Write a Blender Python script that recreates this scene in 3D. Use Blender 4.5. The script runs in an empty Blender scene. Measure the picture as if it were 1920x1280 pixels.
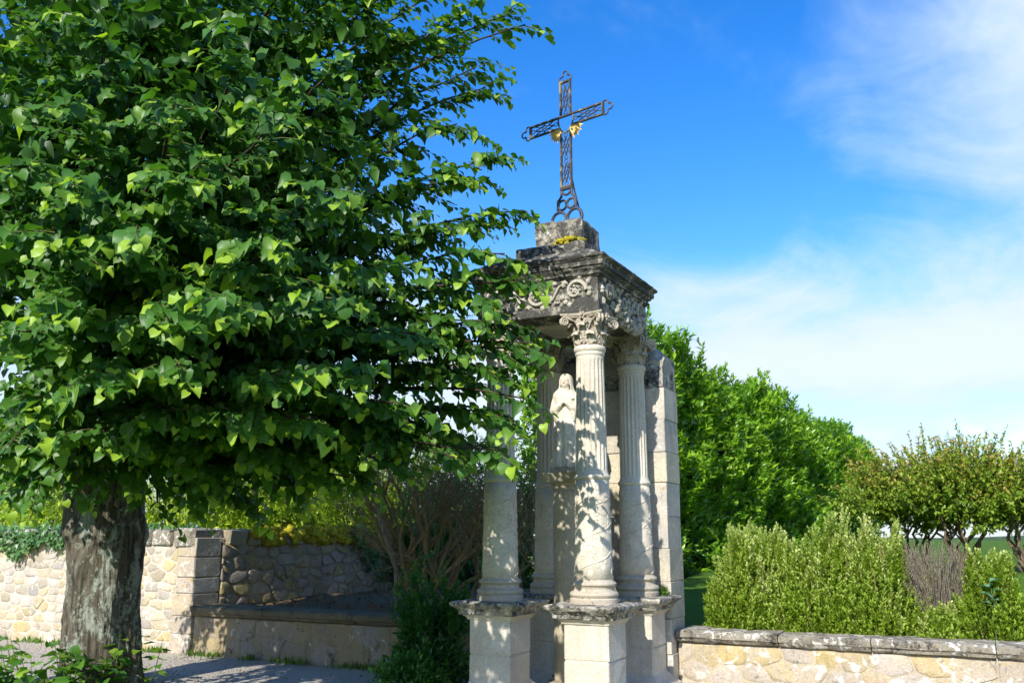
import bpy, math, random
import numpy as np
from mathutils import Vector, Matrix, noise as mnoise

random.seed(7)
rng = np.random.default_rng(11)
scene = bpy.context.scene
COL = scene.collection

# ------------------------------------------------------------------ camera
F_PX, HORIZON, CAM_H = 1700.0, 1000.0, 1.40
PITCH = math.atan((HORIZON - 640) / F_PX)
cam_data = bpy.data.cameras.new('camera')
cam_data.sensor_width = 36.0
cam_data.lens = 36.0 * F_PX / 1920.0
cam_data.clip_end = 4000
cam_data.dof.use_dof = True
cam_data.dof.focus_distance = 6.6
cam_data.dof.aperture_fstop = 4.0
cam = bpy.data.objects.new('camera', cam_data)
cam.location = (0, 0, CAM_H)
cam.rotation_euler = (math.pi / 2 + PITCH, 0, 0)
COL.objects.link(cam)
scene.camera = cam

# ------------------------------------------------------------------ sun, sky, exposure
SUN_TRAVEL = Vector((0.432, 0.902, 0)).normalized()
SUN_EL = math.radians(33)
sd = bpy.data.lights.new('sun', 'SUN')
sd.energy = 4.6
sd.angle = math.radians(0.53)
sd.color = (1.0, 0.96, 0.90)
sun = bpy.data.objects.new('sun', sd)
tv = Vector((SUN_TRAVEL.x * math.cos(SUN_EL), SUN_TRAVEL.y * math.cos(SUN_EL), -math.sin(SUN_EL)))
sun.rotation_euler = tv.to_track_quat('-Z', 'Y').to_euler()
COL.objects.link(sun)

world = bpy.data.worlds.new('World')
scene.world = world
world.use_nodes = True
scene.view_settings.view_transform = 'Standard'
scene.view_settings.look = 'None'
scene.view_settings.gamma = 1.0
scene.view_settings.exposure = 0.65
scene.view_settings.use_curve_mapping = False


class NT:
    """tiny node helper"""
    def __init__(self, tree):
        self.t = tree
        self.n = tree.nodes
        self.l = tree.links

    def set(self, sock, val):
        if isinstance(val, bpy.types.NodeSocket):
            self.l.new(val, sock)
        else:
            sock.default_value = val

    def math(self, op, a, b=0.0, c=None, clamp=False):
        n = self.n.new('ShaderNodeMath'); n.operation = op; n.use_clamp = clamp
        self.set(n.inputs[0], a); self.set(n.inputs[1], b)
        if c is not None: self.set(n.inputs[2], c)
        return n.outputs[0]

    def vmath(self, op, a, b=(0, 0, 0)):
        n = self.n.new('ShaderNodeVectorMath'); n.operation = op
        self.set(n.inputs[0], a); self.set(n.inputs[1], b)
        return n.outputs['Value'] if op in ('DOT_PRODUCT', 'LENGTH') else n.outputs[0]

    def noise(self, vec, scale, detail=4, rough=0.55, dist=0.0):
        n = self.n.new('ShaderNodeTexNoise')
        self.l.new(vec, n.inputs['Vector'])
        n.inputs['Scale'].default_value = scale
        n.inputs['Detail'].default_value = detail
        n.inputs['Roughness'].default_value = rough
        n.inputs['Distortion'].default_value = dist
        return n.outputs['Fac']

    def ramp(self, x, lo, hi, a=0.0, b=1.0):
        n = self.n.new('ShaderNodeMapRange'); n.interpolation_type = 'SMOOTHSTEP'
        self.set(n.inputs[0], x); self.set(n.inputs[1], lo); self.set(n.inputs[2], hi)
        self.set(n.inputs[3], a); self.set(n.inputs[4], b)
        return n.outputs[0]

    def mix(self, fac, a, b, mode='MIX'):
        n = self.n.new('ShaderNodeMix'); n.data_type = 'RGBA'; n.blend_type = mode
        self.set(n.inputs[0], fac); self.set(n.inputs[6], a); self.set(n.inputs[7], b)
        return n.outputs[2]

    def scale(self, vec, s):
        n = self.n.new('ShaderNodeVectorMath'); n.operation = 'MULTIPLY'
        self.l.new(vec, n.inputs[0]); n.inputs[1].default_value = s
        return n.outputs[0]


def c4(c): return (c[0], c[1], c[2], 1.0)


SKY_DX, SKY_DY = 0.22, 0.5


def build_world():
    t = NT(world.node_tree)
    for n in list(t.n): t.n.remove(n)
    sky = t.n.new('ShaderNodeTexSky')
    sky.sky_type = 'NISHITA'
    sky.sun_disc = False
    sky.sun_elevation = SUN_EL
    sky.sun_rotation = math.atan2(-SUN_TRAVEL.x, -SUN_TRAVEL.y)
    sky.air_density = 1.0; sky.dust_density = 0.25; sky.ozone_density = 2.2
    tc = t.n.new('ShaderNodeTexCoord')
    d = tc.outputs['Generated']
    hsv = t.n.new('ShaderNodeHueSaturation')
    hsv.inputs['Hue'].default_value = 0.512
    hsv.inputs['Saturation'].default_value = 1.42
    hsv.inputs['Value'].default_value = 1.5
    t.l.new(sky.outputs[0], hsv.inputs['Color'])
    sep = t.n.new('ShaderNodeSeparateXYZ'); t.l.new(d, sep.inputs[0])
    zz = t.math('MAXIMUM', sep.outputs[2], 0.0)
    # flat cloud layer seen in perspective
    k = t.math('ADD', zz, 0.16)
    px = t.math('DIVIDE', sep.outputs[0], k); py = t.math('DIVIDE', sep.outputs[1], k)
    comb = t.n.new('ShaderNodeCombineXYZ')
    t.l.new(t.math('SUBTRACT', px, SKY_DX), comb.inputs[0]); t.l.new(t.math('SUBTRACT', py, SKY_DY), comb.inputs[1]); comb.inputs[2].default_value = 36.4
    p = comb.outputs[0]
    big = t.noise(p, 0.55, 7, 0.54, 0.4)
    rot = t.n.new('ShaderNodeVectorRotate'); rot.rotation_type = 'Z_AXIS'
    t.l.new(p, rot.inputs[0]); rot.inputs['Angle'].default_value = 0.7
    wisp = t.noise(t.scale(rot.outputs[0], (1.5, 0.9, 1)), 1.5, 8, 0.62, 0.9)
    # thin cloud, more cover toward the horizon all round
    low = t.ramp(zz, 0.42, 0.10)
    dens = t.math('ADD', t.math('ADD', big, t.math('MULTIPLY', t.math('SUBTRACT', wisp, 0.5), 0.35)), t.math('MULTIPLY', low, 0.265))
    cov = t.math('MULTIPLY', t.ramp(dens, 0.50, 0.75), 0.94)
    ccol = t.mix(t.ramp(dens, 0.55, 0.85), (3.4, 4.7, 5.9, 1), (4.9, 5.45, 5.95, 1))
    col = t.mix(cov, hsv.outputs[0], ccol)
    bg = t.n.new('ShaderNodeBackground'); bg.inputs['Strength'].default_value = 0.115
    t.l.new(col, bg.inputs['Color'])
    out = t.n.new('ShaderNodeOutputWorld'); t.l.new(bg.outputs[0], out.inputs[0])


build_world()

# ------------------------------------------------------------------ helpers


def at(px, py, d):
    """world point seen at photo pixel (px, py), standing d metres away"""
    z = CAM_H + d * math.tan(PITCH + math.atan((640 - py) / F_PX))
    zc = d * math.cos(PITCH) + (z - CAM_H) * math.sin(PITCH)
    return Vector(((px - 960) * zc / F_PX, d, z))


def project(P):
    P = np.asarray(P)
    z = P[..., 2] - CAM_H
    zc = P[..., 1] * math.cos(PITCH) + z * math.sin(PITCH)
    yc = -P[..., 1] * math.sin(PITCH) + z * math.cos(PITCH)
    return 960 + F_PX * P[..., 0] / zc, 640 - F_PX * yc / zc, zc


def mesh_np(name, V, F, mat=None, smooth=False, attr=None):
    """V (n,3); F (m,k) array or list of tuples; attr per-face float 'tint'"""
    me = bpy.data.meshes.new(name)
    if isinstance(F, np.ndarray):
        V = np.asarray(V, dtype=np.float32); m, k = F.shape
        me.vertices.add(len(V)); me.vertices.foreach_set('co', V.ravel())
        me.loops.add(m * k); me.loops.foreach_set('vertex_index', F.astype(np.int32).ravel())
        me.polygons.add(m)
        me.polygons.foreach_set('loop_start', np.arange(0, m * k, k, dtype=np.int32))
        me.update(calc_edges=True)
    else:
        me.from_pydata([tuple(v) for v in V], [], F)
    if smooth:
        me.polygons.foreach_set('use_smooth', np.ones(len(me.polygons), dtype=bool))
    if attr is not None:
        a = me.attributes.new('tint', 'FLOAT', 'FACE')
        a.data.foreach_set('value', np.asarray(attr, dtype=np.float32))
    if mat: me.materials.append(mat)
    me.update()
    return me


def obj(name, me, parent=None, loc=None, rotz=None):
    o = bpy.data.objects.new(name, me)
    COL.objects.link(o)
    if parent: o.parent = parent
    if loc is not None: o.location = loc
    if rotz is not None: o.rotation_euler = (0, 0, rotz)
    return o


def tag(o, label=None, cat=None, group=None, kind=None):
    if label: o['label'] = label
    if cat: o['category'] = cat
    if group: o['group'] = group
    if kind: o['kind'] = kind
    return o


def empty(name, loc=(0, 0, 0), rotz=0):
    o = bpy.data.objects.new(name, None)
    o.empty_display_size = 0.1
    o.location = loc; o.rotation_euler = (0, 0, rotz)
    COL.objects.link(o)
    return o


class MB:
    def __init__(self):
        self.v = []; self.f = []

    def add(self, V, F, M=None):
        o = len(self.v)
        for p in V:
            p = Vector(p)
            self.v.append(M @ p if M else p)
        self.f += [tuple(i + o for i in q) for q in F]
        return self

    def cbox(self, lo, hi, c=0.01, jit=0.0, M=None):
        """chamfered box, 24 vertices"""
        V = []; idx = {}
        for sx in (0, 1):
            for sy in (0, 1):
                for sz in (0, 1):
                    s = (sx, sy, sz)
                    base = [hi[i] if s[i] else lo[i] for i in range(3)]
                    for ax in range(3):
                        q = list(base)
                        for j in range(3):
                            if j != ax: q[j] += -c if s[j] else c
                        q = [a + random.uniform(-jit, jit) for a in q]
                        idx[(s, ax)] = len(V); V.append(q)
        F = []
        for ax in range(3):
            a, b = (ax + 1) % 3, (ax + 2) % 3
            for side in (0, 1):
                ring = []
                for (i, j) in ((0, 0), (1, 0), (1, 1), (0, 1)):
                    s = [0, 0, 0]; s[ax] = side; s[a] = i; s[b] = j
                    ring.append(idx[(tuple(s), ax)])
                F.append(tuple(ring if side else ring[::-1]))
        for ax in range(3):
            a, b = (ax + 1) % 3, (ax + 2) % 3
            for i in (0, 1):
                for j in (0, 1):
                    s0 = [0, 0, 0]; s0[a] = i; s0[b] = j
                    s1 = list(s0); s1[ax] = 1
                    s0 = tuple(s0); s1 = tuple(s1)
                    q = (idx[(s0, a)], idx[(s1, a)], idx[(s1, b)], idx[(s0, b)])
                    F.append(q if i == j else q[::-1])
        for sx in (0, 1):
            for sy in (0, 1):
                for sz in (0, 1):
                    s = (sx, sy, sz)
                    t = (idx[(s, 0)], idx[(s, 1)], idx[(s, 2)])
                    F.append(t if (sx + sy + sz) % 2 == 1 else t[::-1])
        return self.add(V, F, M)

    def tube(self, pts, rad, n=6, closed=False, M=None, flat=1.0):
        pts = [Vector(p) for p in pts]; m = len(pts)
        if not hasattr(rad, '__len__'): rad = [rad] * m
        V = []; up = None
        for i, p in enumerate(pts):
            if closed: tg = pts[(i + 1) % m] - pts[i - 1]
            else: tg = pts[min(i + 1, m - 1)] - pts[max(i - 1, 0)]
            if tg.length < 1e-9: tg = Vector((0, 0, 1))
            tg.normalize()
            if up is None:
                up = Vector((0, 0, 1)) if abs(tg.z) < 0.9 else Vector((1, 0, 0))
            a = up - tg * up.dot(tg)
            if a.length < 1e-6: a = tg.orthogonal()
            a.normalize(); up = a; b = tg.cross(a)
            for k in range(n):
                th = 2 * math.pi * k / n
                V.append(p + (a * math.cos(th) + b * math.sin(th) * flat) * rad[i])
        F = []
        for i in range(m if closed else m - 1):
            i2 = (i + 1) % m
            for k in range(n):
                k2 = (k + 1) % n
                F.append((i * n + k, i * n + k2, i2 * n + k2, i2 * n + k))
        if not closed:
            F.append(tuple(range(n - 1, -1, -1))); F.append(tuple((m - 1) * n + k for k in range(n)))
        return self.add(V, F, M)

    def lathe(self, prof, n=32, fn=None, M=None):
        V = []; F = []
        for i, (r, z) in enumerate(prof):
            for k in range(n):
                th = 2 * math.pi * k / n
                rr = r if fn is None else fn(r, z, th)
                V.append((rr * math.cos(th), rr * math.sin(th), z))
        m = len(prof)
        for i in range(m - 1):
            for k in range(n):
                k2 = (k + 1) % n
                F.append((i * n + k, i * n + k2, (i + 1) * n + k2, (i + 1) * n + k))
        F.append(tuple(range(n - 1, -1, -1))); F.append(tuple((m - 1) * n + k for k in range(n)))
        return self.add(V, F, M)

    def sqprof(self, prof, cx=0, cy=0, hx0=0, hy0=0):
        """square moulding: profile of (outset, z) round a rectangle of half sizes hx0, hy0"""
        V = []; F = []
        for (o, z) in prof:
            hx, hy = hx0 + o, hy0 + o
            V += [(cx - hx, cy - hy, z), (cx + hx, cy - hy, z), (cx + hx, cy + hy, z), (cx - hx, cy + hy, z)]
        for i in range(len(prof) - 1):
            for k in range(4):
                k2 = (k + 1) % 4
                F.append((i * 4 + k, i * 4 + k2, (i + 1) * 4 + k2, (i + 1) * 4 + k))
        F.append((3, 2, 1, 0)); e = (len(prof) - 1) * 4
        F.append((e, e + 1, e + 2, e + 3))
        return self.add(V, F)

    def blob(self, c, r, jit=0.15, n=8, M=None):
        V = []; F = []
        rx, ry, rz = r if hasattr(r, '__len__') else (r, r, r)
        rows = 5
        for i in range(rows + 1):
            ph = math.pi * i / rows
            for k in range(n):
                th = 2 * math.pi * k / n
                s = 1 + random.uniform(-jit, jit)
                V.append((c[0] + rx * s * math.sin(ph) * math.cos(th), c[1] + ry * s * math.sin(ph) * math.sin(th), c[2] - rz * s * math.cos(ph)))
        for i in range(rows):
            for k in range(n):
                k2 = (k + 1) % n
                F.append((i * n + k, i * n + k2, (i + 1) * n + k2, (i + 1) * n + k))
        return self.add(V, F, M)

    def mesh(self, name, mat, smooth=False, angle=None):
        me = mesh_np(name, self.v, self.f, mat, smooth)
        if angle is not None:
            me.polygons.foreach_set('use_smooth', np.ones(len(me.polygons), dtype=bool))
            me.set_sharp_from_angle(angle=math.radians(angle))
        return me

    def build(self, name, mat, parent=None, smooth=False, angle=None, loc=None, rotz=None):
        return obj(name, self.mesh(name, mat, smooth, angle), parent, loc, rotz)


def norm(a): return a / np.maximum(np.linalg.norm(a, axis=-1, keepdims=True), 1e-9)


def frames(axis, nrm):
    """rotation matrices with local +y along axis and local +z near nrm"""
    y = norm(axis); x = norm(np.cross(y, nrm)); z = np.cross(x, y)
    return np.stack([x, y, z], axis=-1)


def scatter(TV, TF, pos, R, s, sx=None):
    """copy a template (n,3),(m,k) to N places"""
    TV = np.asarray(TV, dtype=np.float64); TF = np.asarray(TF)
    N = len(pos)
    L = TV[None, :, :] * np.asarray(s).reshape(N, 1, 1)
    if sx is not None: L = L * np.stack([np.asarray(sx), np.ones(N), np.ones(N)], -1)[:, None, :]
    V = np.einsum('nij,nkj->nki', R, L) + np.asarray(pos)[:, None, :]
    F = TF[None] + (np.arange(N) * len(TV))[:, None, None]
    return V.reshape(-1, 3), F.reshape(-1, TF.shape[1])


class Cloud:
    """collects scattered leaves with a tint each into one mesh"""
    def __init__(self): self.V = []; self.F = []; self.T = []; self.n = 0

    def add(self, TV, TF, pos, R, s, tint, sx=None):
        if len(pos) == 0: return
        V, F = scatter(TV, TF, pos, R, s, sx)
        self.V.append(V); self.F.append(F + self.n); self.n += len(V)
        self.T.append(np.repeat(np.asarray(tint), len(TF)))

    def build(self, name, mat, parent=None, smooth=False):
        me = mesh_np(name, np.concatenate(self.V), np.concatenate(self.F), mat, smooth, np.concatenate(self.T))
        return obj(name, me, parent)


def rvec(n, s=1.0): return rng.normal(size=(n, 3)) * s


# leaf templates: local +y from stalk to tip, +z upper side -----------------
def leaf_grid(widths, cup=0.25, droop=0.25, wav=0.0):
    """grid of 5 columns; widths list of (t, half width)"""
    V = []; F = []
    cols = (-1, -0.5, 0, 0.5, 1)
    for i, (t, w) in enumerate(widths):
        for c in cols:
            x = c * w
            z = cup * abs(x) - droop * t * t + wav * math.sin(i * 1.9 + c * 2.2) * abs(c)
            x *= 1 + 0.7 * wav * math.sin(i * 3.1 + c * 1.3 + 11 * cup); y = t
            V.append((x, y, z))
    for i in range(len(widths) - 1):
        for k in range(4):
            a = i * 5 + k
            F.append((a, a + 1, a + 6, a + 5))
    return np.array(V), np.array(F)


def heart_leaf(cup, droop, wav):
    V, F = leaf_grid([(0.0, 0.06), (0.05, 0.42), (0.30, 0.56), (0.60, 0.47), (0.84, 0.20), (1.0, 0.012)], cup, droop, wav)
    # heart lobes behind the stalk
    for k, dy in ((5, -0.13), (9, -0.13), (6, -0.07), (8, -0.07)): V[k, 1] += dy
    return V, F


def simple_leaf(w, cup=0.2, droop=0.2):
    V = np.array([(0, 0, 0), (-w, 0.42, cup * w - droop * .16), (0, 0.45, -droop * .16), (w, 0.42, cup * w - droop * .16), (0, 1, -droop)])
    F = np.array([(0, 2, 1), (0, 3, 2), (1, 2, 4), (2, 3, 4)])
    return V, F


NEEDLE = (np.array([(0, 0, 0), (-0.13, 0.5, 0), (0.13, 0.5, 0), (0, 1, 0)]), np.array([(0, 2, 3, 1)]))

# ------------------------------------------------------------------ materials


def new_mat(name):
    m = bpy.data.materials.new(name); m.use_nodes = True
    t = NT(m.node_tree)
    b = t.n['Principled BSDF']
    return m, t, b


def pos_node(t):
    g = t.n.new('ShaderNodeNewGeometry')
    return g.outputs['Position']


def stone_mat(name, a, b, dark=(0.045, 0.042, 0.036), dark_amt=0.3, pale=(0.62, 0.60, 0.52), pale_amt=0.0,
              moss=None, moss_amt=0.0, streak=0.25, bump=0.5, scale=1.0, objvar=0.0, rough=0.9, courses=False):
    m, t, bs = new_mat(name)
    p = pos_node(t)
    n1 = t.noise(p, 2.3 * scale, 5, 0.6, 0.4)
    col = t.mix(t.ramp(n1, 0.32, 0.68), c4(a), c4(b))
    if objvar > 0:
        oi = t.n.new('ShaderNodeObjectInfo')
        r = oi.outputs['Random']
        v = t.math('ADD', t.math('MULTIPLY', r, objvar * 2), 1 - objvar)
        hv = t.n.new('ShaderNodeHueSaturation')
        t.l.new(col, hv.inputs['Color']); t.l.new(v, hv.inputs['Value'])
        rr = t.math('FRACT', t.math('MULTIPLY', r, 7.31))
        t.l.new(t.math('ADD', t.math('MULTIPLY', rr, 0.7), 0.6), hv.inputs['Saturation'])
        t.l.new(t.math('ADD', t.math('MULTIPLY', rr, 0.024), 0.488), hv.inputs['Hue'])
        col = hv.outputs[0]
    grain = t.noise(p, 55 * scale, 5, 0.7)
    col = t.mix(0.55, col, t.mix(t.ramp(grain, 0.25, 0.75), (0.62, 0.60, 0.56, 1), (1.18, 1.18, 1.18, 1)), 'MULTIPLY')
    if streak > 0:
        st = t.noise(t.scale(p, (9, 9, 0.9)), 1.6 * scale, 5, 0.6)
        col = t.mix(t.math('MULTIPLY', t.ramp(st, 0.5, 0.72), streak), col, c4([x * 0.45 for x in a]))
    if pale_amt > 0:
        pn = t.noise(p, 9 * scale, 7, 0.65, 0.8)
        col = t.mix(t.ramp(pn, 0.66 - pale_amt * 0.25, 0.72 - pale_amt * 0.22), col, c4(pale))
    if dark_amt > 0:
        dn = t.noise(p, 5.5 * scale, 9, 0.72, 0.5)
        dn2 = t.noise(p, 33 * scale, 6, 0.7, 0.3)
        dd = t.math('ADD', t.math('MULTIPLY', dn, 0.62), t.math('MULTIPLY', dn2, 0.38))
        col = t.mix(t.math('MULTIPLY', t.ramp(dd, 0.66 - dark_amt * 0.30, 0.74 - dark_amt * 0.26), 0.92), col, c4(dark))
    if moss_amt > 0:
        mn = t.noise(t.vmath('ADD', p, (3.1, 7.7, 1.3)), 6 * scale, 7, 0.7, 0.4)
        col = t.mix(t.ramp(mn, 0.70 - moss_amt * 0.25, 0.74 - moss_amt * 0.22), col, c4(moss))
    t.l.new(col, bs.inputs['Base Color'])
    bs.inputs['Roughness'].default_value = rough
    bs.inputs['Specular IOR Level'].default_value = 0.2
    bn = t.n.new('ShaderNodeBump'); bn.inputs['Strength'].default_value = bump; bn.inputs['Distance'].default_value = 0.02
    hgt = t.math('ADD', t.math('MULTIPLY', grain, 0.4), t.math('MULTIPLY', t.noise(p, 14 * scale, 6, 0.65), 0.9))
    t.l.new(hgt, bn.inputs['Height']); t.l.new(bn.outputs[0], bs.inputs['Normal'])
    return m


def leaf_mat(name, dark, mid, tip, rough=0.42, spec=0.45, trans=0.28, tcol=None):
    """colour by the per-leaf tint: 0 dark old leaf, .5 ordinary, 1 fresh tip"""
    m, t, bs = new_mat(name)
    at_ = t.n.new('ShaderNodeAttribute'); at_.attribute_name = 'tint'
    x = at_.outputs['Fac']
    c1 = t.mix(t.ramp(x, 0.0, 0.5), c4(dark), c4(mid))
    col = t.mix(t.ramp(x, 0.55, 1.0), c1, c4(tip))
    g = t.n.new('ShaderNodeNewGeometry')
    back = t.mix(0.35, col, c4([min(1, v * 1.5 + 0.02) for v in mid]))
    col2 = t.mix(g.outputs['Backfacing'], col, back)
    t.l.new(col2, bs.inputs['Base Color'])
    bs.inputs['Roughness'].default_value = rough
    bs.inputs['Specular IOR Level'].default_value = spec
    tr = t.n.new('ShaderNodeBsdfTranslucent')
    tc = t.mix(1.0, col, c4(tcol or (2.2, 2.3, 0.7)), 'MULTIPLY')
    t.l.new(tc, tr.inputs['Color'])
    mx = t.n.new('ShaderNodeMixShader'); mx.inputs[0].default_value = trans
    t.l.new(bs.outputs[0], mx.inputs[1]); t.l.new(tr.outputs[0], mx.inputs[2])
    t.l.new(mx.outputs[0], t.n['Material Output'].inputs[0])
    return m


def bark_mat(name, a, b, lichen, lichen_amt=0.3, scale=1.0):
    m, t, bs = new_mat(name)
    p = pos_node(t)
    st = t.noise(t.scale(p, (11 * scale, 11 * scale, 1.7 * scale)), 2.2, 7, 0.65, 0.7)
    col = t.mix(t.ramp(st, 0.35, 0.65), c4(a), c4(b))
    ln = t.noise(t.scale(p, (1, 1, 0.6)), 3.2 * scale, 8, 0.68, 1.2)
    l2 = t.noise(p, 28 * scale, 5, 0.7)
    col = t.mix(t.ramp(t.math('ADD', t.math('MULTIPLY', ln, 0.7), t.math('MULTIPLY', l2, 0.3)), 0.60 - lichen_amt * 0.15, 0.66 - lichen_amt * 0.12), col, c4(lichen))
    t.l.new(col, bs.inputs['Base Color'])
    bs.inputs['Roughness'].default_value = 0.92; bs.inputs['Specular IOR Level'].default_value = 0.15
    bn = t.n.new('ShaderNodeBump'); bn.inputs['Strength'].default_value = 0.9; bn.inputs['Distance'].default_value = 0.03
    t.l.new(t.math('ADD', st, t.math('MULTIPLY', l2, 0.3)), bn.inputs['Height']); t.l.new(bn.outputs[0], bs.inputs['Normal'])
    return m


M = {}
CREAM, CREAM2 = (0.56, 0.49, 0.37), (0.46, 0.39, 0.28)
M['shaft'] = stone_mat('shaft_limestone', (0.65, 0.59, 0.48), (0.53, 0.47, 0.37), dark=(0.20, 0.18, 0.15), dark_amt=0.12, streak=0.18, bump=0.22)
M['carved'] = stone_mat('carved_limestone', (0.52, 0.46, 0.36), (0.38, 0.33, 0.25), dark_amt=0.34, streak=0.2, bump=0.5)
M['weathered'] = stone_mat('weathered_limestone', (0.42, 0.39, 0.31), (0.26, 0.24, 0.19), dark=(0.04, 0.039, 0.035), dark_amt=0.84,
                           pale=(0.56, 0.54, 0.46), pale_amt=0.35, moss=(0.30, 0.22, 0.05), moss_amt=0.12, streak=0.4, bump=0.9)
M['frieze'] = stone_mat('frieze_limestone', (0.50, 0.46, 0.37), (0.36, 0.33, 0.26), dark=(0.05, 0.048, 0.043), dark_amt=0.42, bump=0.7)
M['capstone'] = stone_mat('lichened_capstone', (0.46, 0.42, 0.34), (0.32, 0.30, 0.25), dark=(0.035, 0.034, 0.03), dark_amt=0.66,
                          pale=(0.62, 0.60, 0.52), pale_amt=0.4, moss=(0.45, 0.25, 0.04), moss_amt=0.1, bump=0.9)
M['die'] = stone_mat('pedestal_limestone', (0.64, 0.60, 0.51), (0.52, 0.46, 0.36), dark=(0.22, 0.19, 0.14), dark_amt=0.20, streak=0.35, bump=0.6)
M['slab'] = stone_mat('slab_limestone', (0.56, 0.49, 0.37), (0.40, 0.37, 0.31), dark=(0.09, 0.085, 0.075), dark_amt=0.25, pale=(0.66, 0.63, 0.55), pale_amt=0.2,
                      moss=(0.36, 0.27, 0.12), moss_amt=0.3, streak=0.45, bump=0.8, objvar=0.06)
M['slab_dark'] = stone_mat('slab_top_limestone', (0.44, 0.42, 0.36), (0.27, 0.26, 0.23), dark=(0.03, 0.03, 0.028), dark_amt=0.62, pale_amt=0.3, bump=0.9)
M['statue'] = stone_mat('statue_stone', (0.74, 0.69, 0.58), (0.56, 0.49, 0.37), dark_amt=0.10, streak=0.35, bump=0.25)
M['pillar'] = stone_mat('pillar_limestone', (0.48, 0.42, 0.30), (0.36, 0.31, 0.21), dark_amt=0.12, streak=0.2, bump=0.5)
M['rubble'] = stone_mat('rubble_stone', (0.48, 0.40, 0.27), (0.43, 0.38, 0.31), dark=(0.12, 0.11, 0.09), dark_amt=0.28, pale=(0.66, 0.62, 0.52), pale_amt=0.35,
                        bump=0.9, objvar=0.20)
M['mortar'] = stone_mat('lime_mortar', (0.58, 0.54, 0.46), (0.48, 0.42, 0.31), dark=(0.25, 0.22, 0.17), dark_amt=0.18, bump=0.9, streak=0.3)
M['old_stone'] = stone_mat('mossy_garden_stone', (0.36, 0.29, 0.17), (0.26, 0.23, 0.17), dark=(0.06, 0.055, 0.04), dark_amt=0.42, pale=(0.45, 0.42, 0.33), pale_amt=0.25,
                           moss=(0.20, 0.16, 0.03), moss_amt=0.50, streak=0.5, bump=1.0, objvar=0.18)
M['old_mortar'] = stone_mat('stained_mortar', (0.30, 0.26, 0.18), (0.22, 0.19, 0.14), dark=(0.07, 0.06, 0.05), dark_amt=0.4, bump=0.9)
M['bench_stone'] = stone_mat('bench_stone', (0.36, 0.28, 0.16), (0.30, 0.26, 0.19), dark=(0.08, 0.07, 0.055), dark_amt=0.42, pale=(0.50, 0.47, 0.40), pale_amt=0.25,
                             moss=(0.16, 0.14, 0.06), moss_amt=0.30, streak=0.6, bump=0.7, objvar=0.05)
M['coping'] = stone_mat('lichened_coping', (0.33, 0.29, 0.22), (0.22, 0.20, 0.16), dark=(0.04, 0.037, 0.03), dark_amt=0.52, pale=(0.64, 0.62, 0.54), pale_amt=0.50,
                        moss=(0.42, 0.20, 0.03), moss_amt=0.18, bump=1.0, scale=1.3)
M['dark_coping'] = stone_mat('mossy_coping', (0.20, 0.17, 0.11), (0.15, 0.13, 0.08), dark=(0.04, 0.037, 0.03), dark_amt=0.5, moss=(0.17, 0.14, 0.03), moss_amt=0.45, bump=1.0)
M['planter_stone'] = stone_mat('planter_stone', (0.47, 0.37, 0.22), (0.42, 0.36, 0.28), dark=(0.16, 0.145, 0.125), dark_amt=0.42, pale=(0.58, 0.54, 0.45), pale_amt=0.45,
                               moss=(0.42, 0.30, 0.12), moss_amt=0.3, bump=1.0, objvar=0.08)
M['planter_mortar'] = stone_mat('planter_mortar', (0.48, 0.41, 0.28), (0.42, 0.35, 0.25), dark_amt=0.25, pale_amt=0.5, bump=1.0)


def moss_mat():
    m, t, bs = new_mat('moss')
    p = pos_node(t)
    n = t.noise(p, 40, 6, 0.7)
    n2 = t.noise(p, 7, 4, 0.6)
    col = t.mix(t.ramp(n, 0.3, 0.7), (0.30, 0.25, 0.02, 1), (0.66, 0.56, 0.05, 1))
    col = t.mix(t.ramp(n2, 0.45, 0.7), col, (0.10, 0.12, 0.02, 1))
    t.l.new(col, bs.inputs['Base Color']); bs.inputs['Roughness'].default_value = 1.0
    bs.inputs['Specular IOR Level'].default_value = 0.05
    bn = t.n.new('ShaderNodeBump'); bn.inputs['Strength'].default_value = 1.0; bn.inputs['Distance'].default_value = 0.03
    t.l.new(n, bn.inputs['Height']); t.l.new(bn.outputs[0], bs.inputs['Normal'])
    return m


M['moss'] = moss_mat()


def iron_mat(name, a, b, metallic, rough, gold=None, gold_lo=0.5, gold_hi=0.6):
    m, t, bs = new_mat(name)
    p = pos_node(t)
    n = t.noise(p, 22, 6, 0.65)
    col = t.mix(t.ramp(n, 0.4, 0.62), c4(a), c4(b))
    if gold:
        n2 = t.noise(p, 9, 6, 0.7, 0.5)
        g = t.ramp(n2, gold_lo, gold_hi)
        col = t.mix(g, col, c4(gold))
        t.l.new(t.math('MULTIPLY', g, 0.75), bs.inputs['Metallic'])
    else:
        bs.inputs['Metallic'].default_value = metallic
    t.l.new(col, bs.inputs['Base Color'])
    bs.inputs['Roughness'].default_value = rough
    return m


M['iron'] = iron_mat('painted_iron', (0.040, 0.042, 0.048), (0.06, 0.052, 0.046), 0.0, 0.55)
M['gilt_iron'] = iron_mat('worn_gilt_iron', (0.045, 0.045, 0.048), (0.07, 0.058, 0.045), 0.2, 0.5, gold=(0.52, 0.36, 0.13), gold_lo=0.50, gold_hi=0.64)
M['gold'] = iron_mat('gilding', (0.90, 0.60, 0.18), (0.80, 0.50, 0.14), 0.55, 0.42)

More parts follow.
